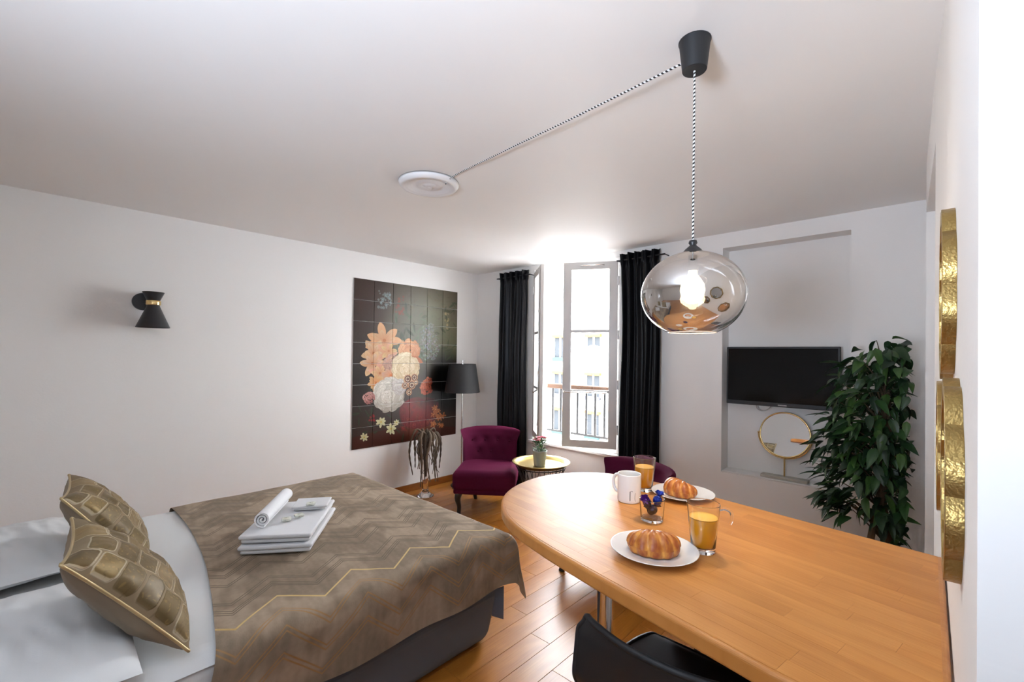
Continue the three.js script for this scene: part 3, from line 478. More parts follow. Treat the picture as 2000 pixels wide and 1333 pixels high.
// ---------------------------------------------------------------- artificial ficus in the right corner
{
  const bxp = -0.195, bzp = -3.27, t = thing('ficus_tree', 'dark green artificial ficus tree in the corner beside the television', 'plant', [bxp, 0, bzp]);
  part('pot', lathe([[0, 0.001], [0.11, 0.001], [0.115, 0.005], [0.14, 0.24], [0.145, 0.25], [0.135, 0.25], [0.13, 0.22], [0, 0.22]], 36), M.terracotta, t);
  const bark = S({ color: lin(0.13, 0.085, 0.045), roughness: 0.9, bumpMap: withRepeat(pile, 3, 8), bumpScale: 0.003 });
  part('trunk', merge(
    taper([[0.02, 0.2, 0.0], [0.025, 0.45, 0.0], [0.0, 0.7, 0.01], [0.03, 1.0, 0.0], [0.02, 1.3, 0.0]], (s) => 0.034 - 0.02 * s, 24, 10),
    taper([[-0.03, 0.2, 0.01], [-0.045, 0.42, 0.02], [-0.02, 0.6, 0.02], [0.04, 0.9, -0.02], [0.0, 1.2, -0.02]], (s) => 0.02 - 0.012 * s, 24, 8)), bark, t);
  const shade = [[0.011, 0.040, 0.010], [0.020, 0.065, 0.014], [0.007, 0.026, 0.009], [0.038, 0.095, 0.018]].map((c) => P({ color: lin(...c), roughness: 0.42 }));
  const leafGeo = (L, W, droop, fold) => grid(4, 6, (u, v) => { const s = u * 2 - 1, w = W * Math.pow(Math.sin(PI * Math.pow(v, 0.72)), 0.85) * (1 - 0.25 * v); return [s * w, -droop * v * v * L + Math.abs(s) * w * fold, v * L]; });
  const kinds = [leafGeo(0.105, 0.023, 0.35, 0.3), leafGeo(0.088, 0.021, 0.55, 0.45), leafGeo(0.115, 0.024, 0.2, 0.25)];
  // crown: twigs leave the trunk, leaves sit along them
  const leaves = [], lobes = [[0.02, 1.44, 0.0, 0.21, 0.15], [0.0, 1.27, 0.0, 0.27, 0.16], [-0.02, 1.1, 0.0, 0.27, 0.16], [-0.10, 0.98, 0.0, 0.2, 0.15], [-0.12, 0.83, 0.02, 0.2, 0.17], [0.08, 0.88, 0.03, 0.2, 0.18], [0.1, 0.66, 0.05, 0.17, 0.13], [-0.17, 0.64, 0.05, 0.12, 0.10], [0.12, 0.5, 0.05, 0.11, 0.10]];
  const per = [135, 165, 150, 120, 140, 130, 95, 60, 40];
  const twigs = [];
  lobes.forEach(([lx, ly, lz, lr, lh], q) => {
    for (let k = 0; k < per[q]; k++) {
      const a = rr(0, 2 * PI), e = Math.acos(rr(-0.8, 1)), rad = Math.pow(rnd(), 0.45);
      let x = lx + lr * rad * Math.sin(e) * Math.cos(a), y = ly + lh * rad * Math.cos(e), z = lz + lr * rad * Math.sin(e) * Math.sin(a);
      const yaw = Math.atan2(x, z) + rr(-0.7, 0.7);
      if (bxp + x > -0.075 || bzp + z < ZF + 0.08) { continue; }
      if (bxp + x + 0.12 * Math.max(0, Math.sin(yaw)) > -0.03) { leaves.push([x, y, z, -PI / 2 + rr(-1.4, 1.4), rr(-0.2, 1.0), rr(-0.6, 0.6), rr(0.7, 1)]); continue; }
      leaves.push([x, y, z, yaw, rr(-0.3, 1.0), rr(-0.6, 0.6), rr(0.8, 1.15)]);
      if (k % 9 === 0) twigs.push(taper([[0.01, Math.max(0.45, y - rr(0.12, 0.25)), 0], [x * 0.5, y - 0.06, z * 0.5], [x, y, z]], (s) => 0.006 - 0.004 * s, 8, 6));
    }
  });
  part('twigs', merge(twigs), bark, t);
  // the leaves nearest to the room are pieces of their own, the inner ones one part
  leaves.sort((a, b) => (b[2] * 0.73 + b[0] * 0.2) - (a[2] * 0.73 + a[0] * 0.2));
  const inner = [];
  leaves.forEach(([x, y, z, yaw, pitch, roll, s], k) => {
    const m = new THREE.Matrix4().compose(V(x, y, z), new THREE.Quaternion().setFromEuler(new THREE.Euler(pitch, yaw, roll, 'YXZ')), V(s, s, s));
    if (k < 300) { const o = part('leaf', kinds[k % 3], shade[Math.floor(rnd() * 4)], t); o.applyMatrix4(m); } else inner.push(kinds[k % 3].clone().applyMatrix4(m));
  });
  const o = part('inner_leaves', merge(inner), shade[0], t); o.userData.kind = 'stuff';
}

// ---------------------------------------------------------------- bed
const BX0 = -3.215, BX1 = -1.585, BZ0 = -1.675, BZ1 = 0.36, BY = 0.545;
{
  const b = thing('double_bed', 'low double bed with white sheets and a blue grey skirt', 'bed', [(BX0 + BX1) / 2, 0, (BZ0 + BZ1) / 2]);
  const w = BX1 - BX0, d = BZ1 - BZ0;
  const sk = rb(w - 0.03, 0.30, d - 0.03, 0.07, 0, 0.155, 0, 5), p = sk.attributes.position;
  for (let i = 0; i < p.count; i++) { const k = 1 - 0.035 * (1 - smooth(0, 0.3, p.getY(i))); p.setX(i, p.getX(i) * k); p.setZ(i, p.getZ(i) * k); }
  sk.computeVertexNormals();
  part('bed_skirt', planar(sk, 'x', 'y'), M.skirt, b, 'blue grey fabric bed skirt');
  const mt = rb(w, BY - 0.3, d, 0.06, 0, (BY + 0.3) / 2 + 0.002, 0, 6);
  part('mattress', planar(mt, 'x', 'z'), M.linen, b, 'white sheeted mattress');
  part('top_sheet', planar(grid(60, 40, (u, v) => { const x = (w + 0.01) * (u - 0.5), z = -0.62 + 0.92 * v - (BZ0 + BZ1) / 2, e = Math.pow(Math.max(0, 1 - Math.abs(u * 2 - 1) ** 14), 0.5); return [x, BY - 0.026 + (0.033 + 0.004 * fbm(x * 3, z * 5)) * e, z]; }), 'x', 'z'), M.linen, b, 'smooth white top sheet');
  part('skirt_corner', grid(8, 10, (u, v) => [w / 2 - 0.035 + 0.04 * u, 0.27 - 0.13 * v + 0.02 * u * (1 - v) - 0.02 * u * v, -d / 2 + 0.07 - 0.045 * u]), S({ color: lin(0.10, 0.12, 0.16), roughness: 0.9, side: THREE.DoubleSide }), b, 'dark blue corner of the skirt hanging loose');
}
// brown velvet throw with gold zigzag lines
{
  const TW = 1024, TH = 1024, SX = 2.1, SZ = 1.7;      // metres covered by the print
  const lines = (c, w, h, style) => {
    const zig = (x0, amp, per, ph, lw) => { c.lineWidth = lw; c.beginPath(); for (let k = -1; k < 14; k++) { const z = (k * per / 2 + ph) / SZ * h, x = (x0 + (k & 1 ? amp : 0)) / SX * w; k === -1 ? c.moveTo(x, z) : c.lineTo(x, z); } c.stroke(); };
    const per = 0.29, ph = 0.05;
    style(c, 1); zig(1.60, 0.12, per, ph, 4.2);
    style(c, 0.8); for (const x of [1.70, 1.716, 1.79, 1.806, 1.87, 1.886]) zig(x, 0.12, per, ph, 2.2);
    style(c, 0.5); for (let k = 0; k < 10; k++) { const x = 0.02 + k * 0.155; for (const d of [0, 0.016, 0.06, 0.074, 0.088].slice(0, k % 2 ? 5 : 2)) zig(x + d, 0.12, per, ph, 1.9); }
  };
  const col = canvasTex(TW, TH, (c, w, h) => {
    const im = c.createImageData(w, h);
    for (let y = 0; y < h; y++) for (let x = 0; x < w; x++) {
      const u = x / w * SX, v = y / h * SZ, a = fbm(u * 3.2 + 1, v * 3.2 + 4), b = noise(u * 11, v * 13, 3), s = clamp(0.32 + 0.42 * smooth(-0.2, 0.3, a + 0.5 * b) + 0.16 * noise(u * 9, v * 42, 6) + 0.1 * noise(u * 60, v * 60, 1), 0, 1), k = (y * w + x) * 4;
      im.data[k] = 112 + 62 * s; im.data[k + 1] = 97 + 57 * s; im.data[k + 2] = 79 + 53 * s; im.data[k + 3] = 255;
    }
    c.putImageData(im, 0, 0);
    lines(c, w, h, (q, k) => { q.strokeStyle = k > 0.9 ? 'rgb(214,184,122)' : k > 0.6 ? 'rgb(166,128,84)' : 'rgb(88,72,52)'; });
  });
  const mr = canvasTex(TW, TH, (c, w, h) => { c.fillStyle = 'rgb(0,230,0)'; c.fillRect(0, 0, w, h); lines(c, w, h, (q, k) => { q.strokeStyle = `rgb(0,110,${Math.round(160 * k)})`; }); }, false);
  const mat = P({ map: col, roughness: 1, metalness: 1, roughnessMap: mr, metalnessMap: mr, sheen: 1, sheenColor: lin(0.85, 0.77, 0.68), sheenRoughness: 0.42, bumpMap: withRepeat(pile, 5, 5), bumpScale: 0.0008, side: THREE.DoubleSide });
  const x0 = BX0 - 0.02, x1 = BX1 + 0.022, zf = BZ0 - 0.022, yT = BY + 0.016, r = 0.05, HL = 0.18, HR = 0.285, HF = 0.30;
  const fold = (d, lim) => d <= 0 ? [d, 0] : d < PI * r / 2 ? [r * Math.sin(d / r), r * (1 - Math.cos(d / r))] : [r + 0.05 * (d - PI * r / 2), r + (d - PI * r / 2)];
  const W = x1 - x0 - 2 * r, Lmax = 1.16;
  const pos = (u, v) => {
    const s = -HL - 0 + (W + HL + HR) * u, edge = -0.55 + 0.155 * clamp(s / W, 0, 1.15) ** 1.5 - 0.03 * Math.sin(s * 2.0);   // head edge of the throw
    const L = edge - (zf + r), tt = (L + HF) * v, p = s - W, q = tt - L, pl = -s;
    let x = x0 + r + s, z = edge - tt, y = yT, dx = 0, dz = 0, drop = 0;
    if (p > 0 && q > 0) {
      const m = Math.hypot(p, q) * 0.72 + 0.28 * Math.max(p, q), n = Math.min(p, q), f = fold(m), a = Math.atan2(q, p);
      drop = f[1]; x = x1 - r + Math.min(fold(p)[0], r) + n * 0.2 + 0.012 * Math.sin(a * 6); z = zf + r - Math.min(fold(q)[0], r) - n * 0.2 + 0.015 * Math.cos(a * 6);
    } else if (p > 0) { const f = fold(p); x = x1 - r + f[0] + 0.012 * smooth(0.05, 0.3, p) * Math.sin(tt * 13 + 1.0); drop = f[1]; }
    else if (q > 0) { const f = fold(q); z = zf + r - f[0] - 0.012 * smooth(0.05, 0.3, q) * Math.sin(s * 11); drop = f[1]; }
    if (pl > 0) { const f = fold(pl); x = x0 + r - f[0]; drop = Math.max(drop, f[1]); }
    const top = 1 - smooth(0, 0.06, drop);
    y = yT - drop + top * (0.006 * fbm(s * 2.6, tt * 2.6, 5) + 0.004 * Math.max(0, noise(s * 7, tt * 3, 2)));
    if (drop > 0.04 && p > 0) x += 0.012 * noise(tt * 4, drop * 5, 8);
    return [x, y, z];
  };
  const g = grid(150, 130, pos, (u, v) => { const s = (W + HL + HR) * u, t = v * 1.52; return [s / SX, t / SZ]; });
  single('bed_throw', g, mat, 'taupe velvet bed throw with gold zigzag lines over the foot of the bed', 'throw');
}
// pillows and cushions
function pillowHalf(w, h, T, sgn, seed, pinch = 0.07) {
  return grid(40, 40, (u, v) => {
    const a = u * 2 - 1, b = v * 2 - 1, k = Math.pow(Math.max(0, (1 - a * a) * (1 - b * b)), pinch > 0.05 ? 0.42 : 0.55);
    const x = a * w / 2 * (1 - pinch * (1 - b * b) * Math.abs(a)), y = b * h / 2 * (1 - pinch * (1 - a * a) * Math.abs(b));
    return [sgn * x, y, sgn * T * k + (0.012 * fbm(a * 2 + seed, b * 2, seed) + (pinch < 0.05 ? 0.012 * noise(a * 2.2 + b * 3, b * 7 - a * 3, seed) : 0)) * k + 0.006 * noise(a * 7, b * 3, seed) * Math.pow(k, 0.5) * smooth(0.5, 1, Math.max(Math.abs(a), Math.abs(b)))];
  }, (u, v) => [u, v]);
}
{
  for (const [x, z, label, seed, turn] of [[-2.79, 0.10, 'plump white pillow lying on the far side of the bed', 3, 0.04], [-1.90, 0.075, 'plump white pillow lying on the near side of the bed', 9, -0.05]]) {
    const p = thing('pillow', label, 'pillow', [x, BY + 0.07, z], 0, 'white bed pillows');
    p.rotation.set(-PI / 2 + 0.02, 0, turn);
    part('cover', merge(pillowHalf(0.76, 0.60, 0.075, 1, seed, 0.03), pillowHalf(0.76, 0.60, 0.055, -1, seed, 0.03)), M.linen, p);
  }
  const hide = (metal) => (c, w, h) => {
    const R = mulberry(5), q = (a, b) => a + (b - a) * R();
    c.fillStyle = metal ? 'rgb(0,190,20)' : 'rgb(138,120,92)'; c.fillRect(0, 0, w, h);
    const nr = 6, colW = [0.22, 0.27, 0.29, 0.22];
    for (let r = 0; r < nr; r++) { let x = 0; for (let k = 0; k < 4; k++) {
      const cw = colW[k] * w, ch = h / nr, sh = (k % 2) * ch * 0.4, ox = x + q(4, 10), oy = r * ch + sh + q(3, 8) - ch * 0.2, ww = cw - q(9, 18), hh = ch - q(8, 15), f = R(), g = R();
      c.fillStyle = metal ? `rgb(0,${Math.round(120 + 40 * f)},${Math.round(40 + 100 * g)})` : `rgb(${104 + 44 * f | 0},${86 + 38 * f | 0},${54 + 26 * f | 0})`;
      c.beginPath(); c.roundRect(ox, oy, ww, hh, 13); c.fill();
      if (!metal && g > 0.35) { c.lineWidth = q(2, 7); c.strokeStyle = 'rgba(206,194,168,0.7)'; c.stroke(); }
      for (let n = 0; n < 34; n++) { c.fillStyle = metal ? 'rgba(0,90,230,0.2)' : (n & 1 ? 'rgba(184,152,92,0.3)' : 'rgba(84,66,42,0.22)'); c.beginPath(); c.ellipse(ox + q(0, ww), oy + q(0, hh), q(2, 9), q(1, 4), q(0, 3), 0, 7); c.fill(); }
      x += cw; } }
  };
  const col = canvasTex(512, 512, hide(false)), mr = canvasTex(512, 512, hide(true), false);
  const bump = canvasTex(512, 512, (c, w, h) => { c.fillStyle = '#444'; c.fillRect(0, 0, w, h); const R = mulberry(5), q = (a, b) => a + (b - a) * R(); const nr = 6, colW = [0.22, 0.27, 0.29, 0.22]; for (let r = 0; r < nr; r++) { let x = 0; for (let k = 0; k < 4; k++) { const cw = colW[k] * w, ch = h / nr; c.fillStyle = '#bbb'; c.beginPath(); c.roundRect(x + 7, r * ch + (k % 2) * ch * 0.4 - ch * 0.2 + 6, cw - 14, ch - 12, 14); c.fill(); x += cw; } } }, false);
  const front = S({ map: col, metalness: 1, metalnessMap: mr, roughness: 1, roughnessMap: mr, bumpMap: bump, bumpScale: 0.003 });
  const plain = S({ color: lin(0.22, 0.165, 0.105), roughness: 0.55, bumpMap: withRepeat(weave, 5, 5), bumpScale: 0.0003 });
  const place = (x, y, z, label, tilt, seed) => {
    const c = thing('cushion', label, 'cushion', [x, y, z], 0, 'gold cushions');
    // lies back against the pillow: local z is the patterned face, turned to the foot of the bed and up
    c.rotation.set(tilt, PI - 0.085, 0, 'YXZ');
    part('front_panel', pillowHalf(0.43, 0.43, 0.085, 1, seed, 0.09), front, c, 'gold hide patterned face');
    part('back_panel', pillowHalf(0.43, 0.43, 0.075, -1, seed, 0.09), plain, c, 'plain bronze back');
    const pts = []; for (let k = 0; k < 64; k++) { const t = k / 64 * 4, e = Math.floor(t), f = t - e, [a, b] = [[f * 2 - 1, -1], [1, f * 2 - 1], [1 - f * 2, 1], [-1, 1 - f * 2]][e]; pts.push([a * 0.215 * (1 - 0.09 * (1 - b * b) * Math.abs(a)), b * 0.215 * (1 - 0.09 * (1 - a * a) * Math.abs(b)), 0]); }
    part('piping', tube(pts, 0.0045, 200, 7, true), S({ color: lin(0.5, 0.38, 0.2), metalness: 0.6, roughness: 0.4 }), c, 'gold piping');
    return c;
  };
  place(-1.815, 0.752, -0.205, 'gold patterned cushion nearest the camera leaning on the near pillow', -0.68, 4);
  place(-2.53, 0.745, -0.215, 'gold patterned cushion leaning on the far pillow close to the left wall', -0.62, 12);
}
// towels
{
  const turn = 0.92, cx = -2.31, cz = -0.885, yB = BY + 0.0285;
  const towel = (w, d, h, layers, seed) => { const gs = []; for (let k = 0; k < layers; k++) { const g = new RoundedBoxGeometry(w - 0.009 * ((k * 7 + seed) % 3), h / layers * 0.97, d - 0.012 * ((k * 5 + seed) % 3), 4, h / layers * 0.47), p = g.attributes.position; for (let i = 0; i < p.count; i++) p.setY(i, p.getY(i) + 0.005 * fbm(p.getX(i) * 7 + seed, p.getZ(i) * 7, seed)); g.computeVertexNormals(); gs.push([g, (k + 0.5) * h / layers]); } return gs; };
  let y = yB;
  for (const [w, d, h, n, label, seed, ox] of [[0.31, 0.50, 0.038, 2, 'lower folded white bath towel on the brown throw', 2, 0], [0.305, 0.49, 0.036, 2, 'upper folded white bath towel under the rolled towel', 5, -0.004]]) {
    const t = thing('folded_towel', label, 'towel', [cx + ox, y, cz], turn, 'white towels on the bed');
    for (const [g, yy] of towel(w, d, h, n, seed)) { const m = part('fold', g, M.towel, t); m.position.y = yy; }
    y += h + 0.006;
  }
  const f = (a, b) => [cx + a * Math.cos(turn) + b * Math.sin(turn), cz - a * Math.sin(turn) + b * Math.cos(turn)];
  const [fx, fz] = f(0.062, -0.12), wc = thing('face_cloth', 'small folded white face cloth behind the rolled towel', 'towel', [fx, y + 0.002, fz], turn + 0.05, 'white towels on the bed');
  for (const [g, yy] of towel(0.17, 0.15, 0.022, 2, 8)) { const m = part('fold', g, M.towel, wc); m.position.y = yy; }
  const spiral = []; for (let k = 0; k <= 120; k++) { const a = k / 120 * 2 * PI * 2.6, r = 0.007 + 0.0305 * k / 120; spiral.push([r * Math.cos(a), r * Math.sin(a)]); }
  const inner = []; for (let k = 120; k >= 0; k--) { const a = k / 120 * 2 * PI * 2.6, r = Math.max(0.002, 0.007 + 0.0305 * k / 120 - 0.0076); inner.push([r * Math.cos(a), r * Math.sin(a)]); }
  const roll = extrude(polyShape([...spiral, ...inner]), 0.38, 0).translate(0, 0, -0.19);
  const [rx, rz] = f(-0.085, -0.02), rt = single('rolled_towel', planar(roll, 'x', 'z'), M.towel, 'rolled white hand towel lying across the folded towels', 'towel', [rx, y + 0.042, rz], turn + 0.03, 'white towels on the bed');
  rt.rotation.order = 'YXZ'; rt.rotation.z = 1.2;
  // little wrapped soaps
  const print = canvasTex(128, 128, (c, w, h) => { c.fillStyle = 'rgb(226,228,216)'; c.fillRect(0, 0, w, h); c.strokeStyle = 'rgb(130,150,90)'; c.lineWidth = 5; c.beginPath(); c.arc(64, 70, 26, 0, 7); c.stroke(); c.fillStyle = 'rgb(44,52,34)'; c.beginPath(); c.arc(60, 72, 11, 0, 7); c.fill(); c.fillStyle = 'rgb(150,160,120)'; c.fillRect(24, 20, 80, 7); });
  const soapM = S({ map: print, roughness: 0.35 });
  let n = 0;
  for (const [a, b, yy, label, tw] of [[0.04, 0.03, y, 'wrapped guest soap beside the rolled towel, right of the pair', 0.5], [-0.005, 0.075, y, 'wrapped guest soap beside the rolled towel, left of the pair', 0.2], [0.07, -0.06, y + 0.026, 'small printed soap packet lying on the face cloth', 0.1]]) {
    const [sx, sz] = f(a, b); single('guest_soap', rb(0.042, 0.011, 0.034, 0.004, 0, 0.0055, 0), soapM, label, 'soap', [sx, yy + 0.002, sz], turn + tw, 'wrapped guest soaps');
  }
}

// ---------------------------------------------------------------- bar table
const TY = 0.97;
{
  const cxr = -0.795, czr = -1.325;
  // outline (x, -z): along the wall, the far edge, the round end, the near edge
  const out = [[XR - 0.003, 0.79], [XR - 0.003, 1.578], [-0.24, 1.622], [-0.55, 1.672], [-0.757, 1.704]];
  const bend = new THREE.CatmullRomCurve3([[-0.757, 1.704], [-0.978, 1.690], [-1.1, 1.604], [-1.17, 1.455], [-1.163, 1.286], [-1.113, 1.159], [-1.044, 1.072], [-0.97, 1.013], [-0.877, 0.966], [-0.766, 0.93], [-0.662, 0.904]].map(([x, y]) => V(x, y, 0)));
  for (let k = 1; k <= 48; k++) { const q = bend.getPointAt(k / 48); out.push([q.x, q.y]); }
  out.push([-0.538, 0.877], [-0.37, 0.843], [-0.186, 0.807]);
  const t = thing('bar_table', 'high beech bar table with rounded end fixed to the right wall', 'table', [cxr, 0, czr]);
  const local = out.map(([x, y]) => [x - cxr, y + czr]);      // centred, y stays -z
  const inset = (pts, d) => { const n = pts.length; return pts.map((p, i) => { const a = pts[(i + n - 1) % n], b = pts[(i + 1) % n], tx = b[0] - a[0], ty = b[1] - a[1], l = Math.hypot(tx, ty); return [p[0] - d * ty / l, p[1] + d * tx / l]; }); };
  const area = local.reduce((s, p, i) => { const q = local[(i + 1) % local.length]; return s + p[0] * q[1] - q[0] * p[1]; }, 0);
  const core = extrude(polyShape(inset(local, (area > 0 ? 1 : -1) * 0.007)), 0.022, 0.007, 4).rotateX(-PI / 2).translate(0, TY - 0.0298, 0);
  const grainUV = withRepeat(beech, 1.2, 0.9);
  part('top_core', planar(core, 'z', 'x'), S({ map: grainUV, color: lin(0.92, 0.86, 0.8), roughness: 0.36 }), t, 'rounded beech edge');
  // staves, clipped to the outline
  const poly = inset(local, (area > 0 ? 1 : -1) * 0.011), ang = 0.185, ca = Math.cos(ang), sa = Math.sin(ang);
  const toS = ([x, y]) => [x * ca - y * sa, x * sa + y * ca], fromS = ([x, y]) => [x * ca + y * sa, -x * sa + y * ca];
  const ps = poly.map(toS);
  const clip = (sub, inside, cut) => { const r = []; sub.forEach((p, i) => { const q = sub[(i + 1) % sub.length], a = inside(p), b = inside(q); if (a) r.push(p); if (a !== b) r.push(cut(p, q)); }); return r; };
  const clipBox = (x0, x1, y0, y1) => { let s = ps; const lerp = (p, q, k) => [p[0] + (q[0] - p[0]) * k, p[1] + (q[1] - p[1]) * k];
    s = clip(s, (p) => p[0] >= x0, (p, q) => lerp(p, q, (x0 - p[0]) / (q[0] - p[0]))); s = clip(s, (p) => p[0] <= x1, (p, q) => lerp(p, q, (x1 - p[0]) / (q[0] - p[0])));
    s = clip(s, (p) => p[1] >= y0, (p, q) => lerp(p, q, (y0 - p[1]) / (q[1] - p[1]))); s = clip(s, (p) => p[1] <= y1, (p, q) => lerp(p, q, (y1 - p[1]) / (q[1] - p[1]))); return s; };
  const tones = [[1, 1, 1], [0.95, 0.93, 0.9], [1.03, 1.01, 0.98], [0.9, 0.86, 0.82], [0.98, 0.95, 0.94], [1.0, 0.97, 0.93]];
  const mats = tones.map((c, i) => P({ map: withRepeat(beech, 2.2, 0.9, i * 0.21, i * 0.37), color: lin(...c), roughness: 0.42, specularIntensity: 0.7 }));
  const SW = 0.043, ymin = Math.min(...ps.map((p) => p[1])), ymax = Math.max(...ps.map((p) => p[1])), xmin = Math.min(...ps.map((p) => p[0])), xmax = Math.max(...ps.map((p) => p[0]));
  let row = 0;
  for (let y = ymin; y < ymax; y += SW, row++) {
    let x = xmin - rr(0, 0.4);
    while (x < xmax) {
      const L = rr(0.26, 0.5), piece = clipBox(x, x + L - 0.0003, y, y + SW - 0.0003); x += L;
      if (piece.length < 3) continue;
      const ar = Math.abs(piece.reduce((s, p, i) => { const q = piece[(i + 1) % piece.length]; return s + p[0] * q[1] - q[0] * p[1]; }, 0)) / 2; if (ar < 4e-5) continue;
      const g = new THREE.ExtrudeGeometry(polyShape(piece), { depth: 0.0012, bevelEnabled: false });
      planar(g, 'y', 'x'); const P3 = g.attributes.position;
      for (let i = 0; i < P3.count; i++) { const q = fromS([P3.getX(i), P3.getY(i)]); P3.setXY(i, q[0], q[1]); }
      g.rotateX(-PI / 2).translate(0, TY - 0.0012, 0);
      part('stave', g, mats[Math.floor(rnd() * mats.length)], t);
    }
  }
  part('leg', merge(cyl(0.0275, 0.0275, TY - 0.05, 0, (TY - 0.05) / 2 + 0.012, 0, 40)), M.chrome, t, 'chrome table leg');
  part('foot_flange', lathe([[0, 0.0], [0.06, 0.0], [0.06, 0.006], [0.035, 0.012], [0, 0.012]], 40), M.chrome, t);
  part('top_flange', cyl(0.06, 0.06, 0.006, 0, TY - 0.0405, 0, 40), M.chrome, t);
}

// ---------------------------------------------------------------- bar stools
const stool = thing('bar_stool', 'black plastic bar stool pulled up to the camera side of the table', 'stool', [-0.415, 0, -1.085], PI, 'black bar stools');
{
  const SY = 0.65, th = 0.009;
  const shell = (s) => (u, v) => {
    // v: 0 front lip .. 0.58 seat rear .. 1 top of the back; local +z is the front of the stool
    const a = u * 2 - 1; let y, z, half;
    if (v < 0.6) { const t = v / 0.6; z = 0.205 - 0.36 * t; y = SY + 0.0 - 0.022 * Math.sin(t * PI) * (1 - a * a) - 0.02 * smooth(0.86, 1, 1 - t) ** 2; half = 0.218 - 0.05 * Math.pow(Math.abs(1 - t * 1.02), 5) * 1.2 - 0.02 * t; y += 0.028 * a ** 4 * smooth(0.3, 1, t); }
    else { const t = (v - 0.6) / 0.4, b = t * 1.0; z = -0.155 - 0.055 * Math.sin(Math.min(1, b * 2.2) * PI / 2) - 0.025 * b + 0.05 * a * a * b; y = SY + 0.028 * a ** 4 * (1 - t) + 0.21 * Math.pow(b, 1.35) - 0.006 * a * a; half = 0.198 - 0.005 * t - 0.02 * smooth(0.85, 1, t); }
    return [a * half, y + (v < 0.6 ? s * th / 2 : 0), z + (v >= 0.6 ? s * th / 2 : 0)];
  };
  const a = grid(28, 56, shell(1)), b = grid(28, 56, shell(-1)), ix = b.index.array;
  for (let i = 0; i < ix.length; i += 3) { const q = ix[i]; ix[i] = ix[i + 1]; ix[i + 1] = q; } b.computeVertexNormals();
  const rim = []; const f = shell(0); for (let k = 0; k < 28; k++) rim.push(f(k / 28, 0)); for (let k = 0; k < 40; k++) rim.push(f(1, k / 40)); for (let k = 0; k < 28; k++) rim.push(f(1 - k / 28, 1)); for (let k = 0; k < 40; k++) rim.push(f(0, 1 - k / 40));
  part('seat_shell', merge(a, b, tube(rim, 0.0075, 280, 8, true)), M.blackPlastic, stool);
  for (const sx of [-1, 1]) for (const sz of [-1, 1]) part('leg', rod([sx * 0.12, SY - 0.02, sz * 0.1 + 0.02], [sx * 0.2, 0.004, sz * 0.18 + 0.01], 0.0105), M.blackMetal, stool);
  part('footrest', merge([[-1, 1], [1, 1], [1, -1], [-1, -1]].map(([sx, sz], k, l) => { const [tx, tz] = l[(k + 1) % 4]; return rod([sx * 0.178, 0.22, sz * 0.155 + 0.012], [tx * 0.178, 0.22, tz * 0.155 + 0.012], 0.008); })), M.blackMetal, stool);
  part('seat_plate', rb(0.26, 0.012, 0.24, 0.004, 0, SY - 0.034, 0.02), M.blackMetal, stool);
}
copyOf(stool, 'black plastic bar stool tucked under the table from the window side', [-0.40, 0, -1.53], 0);

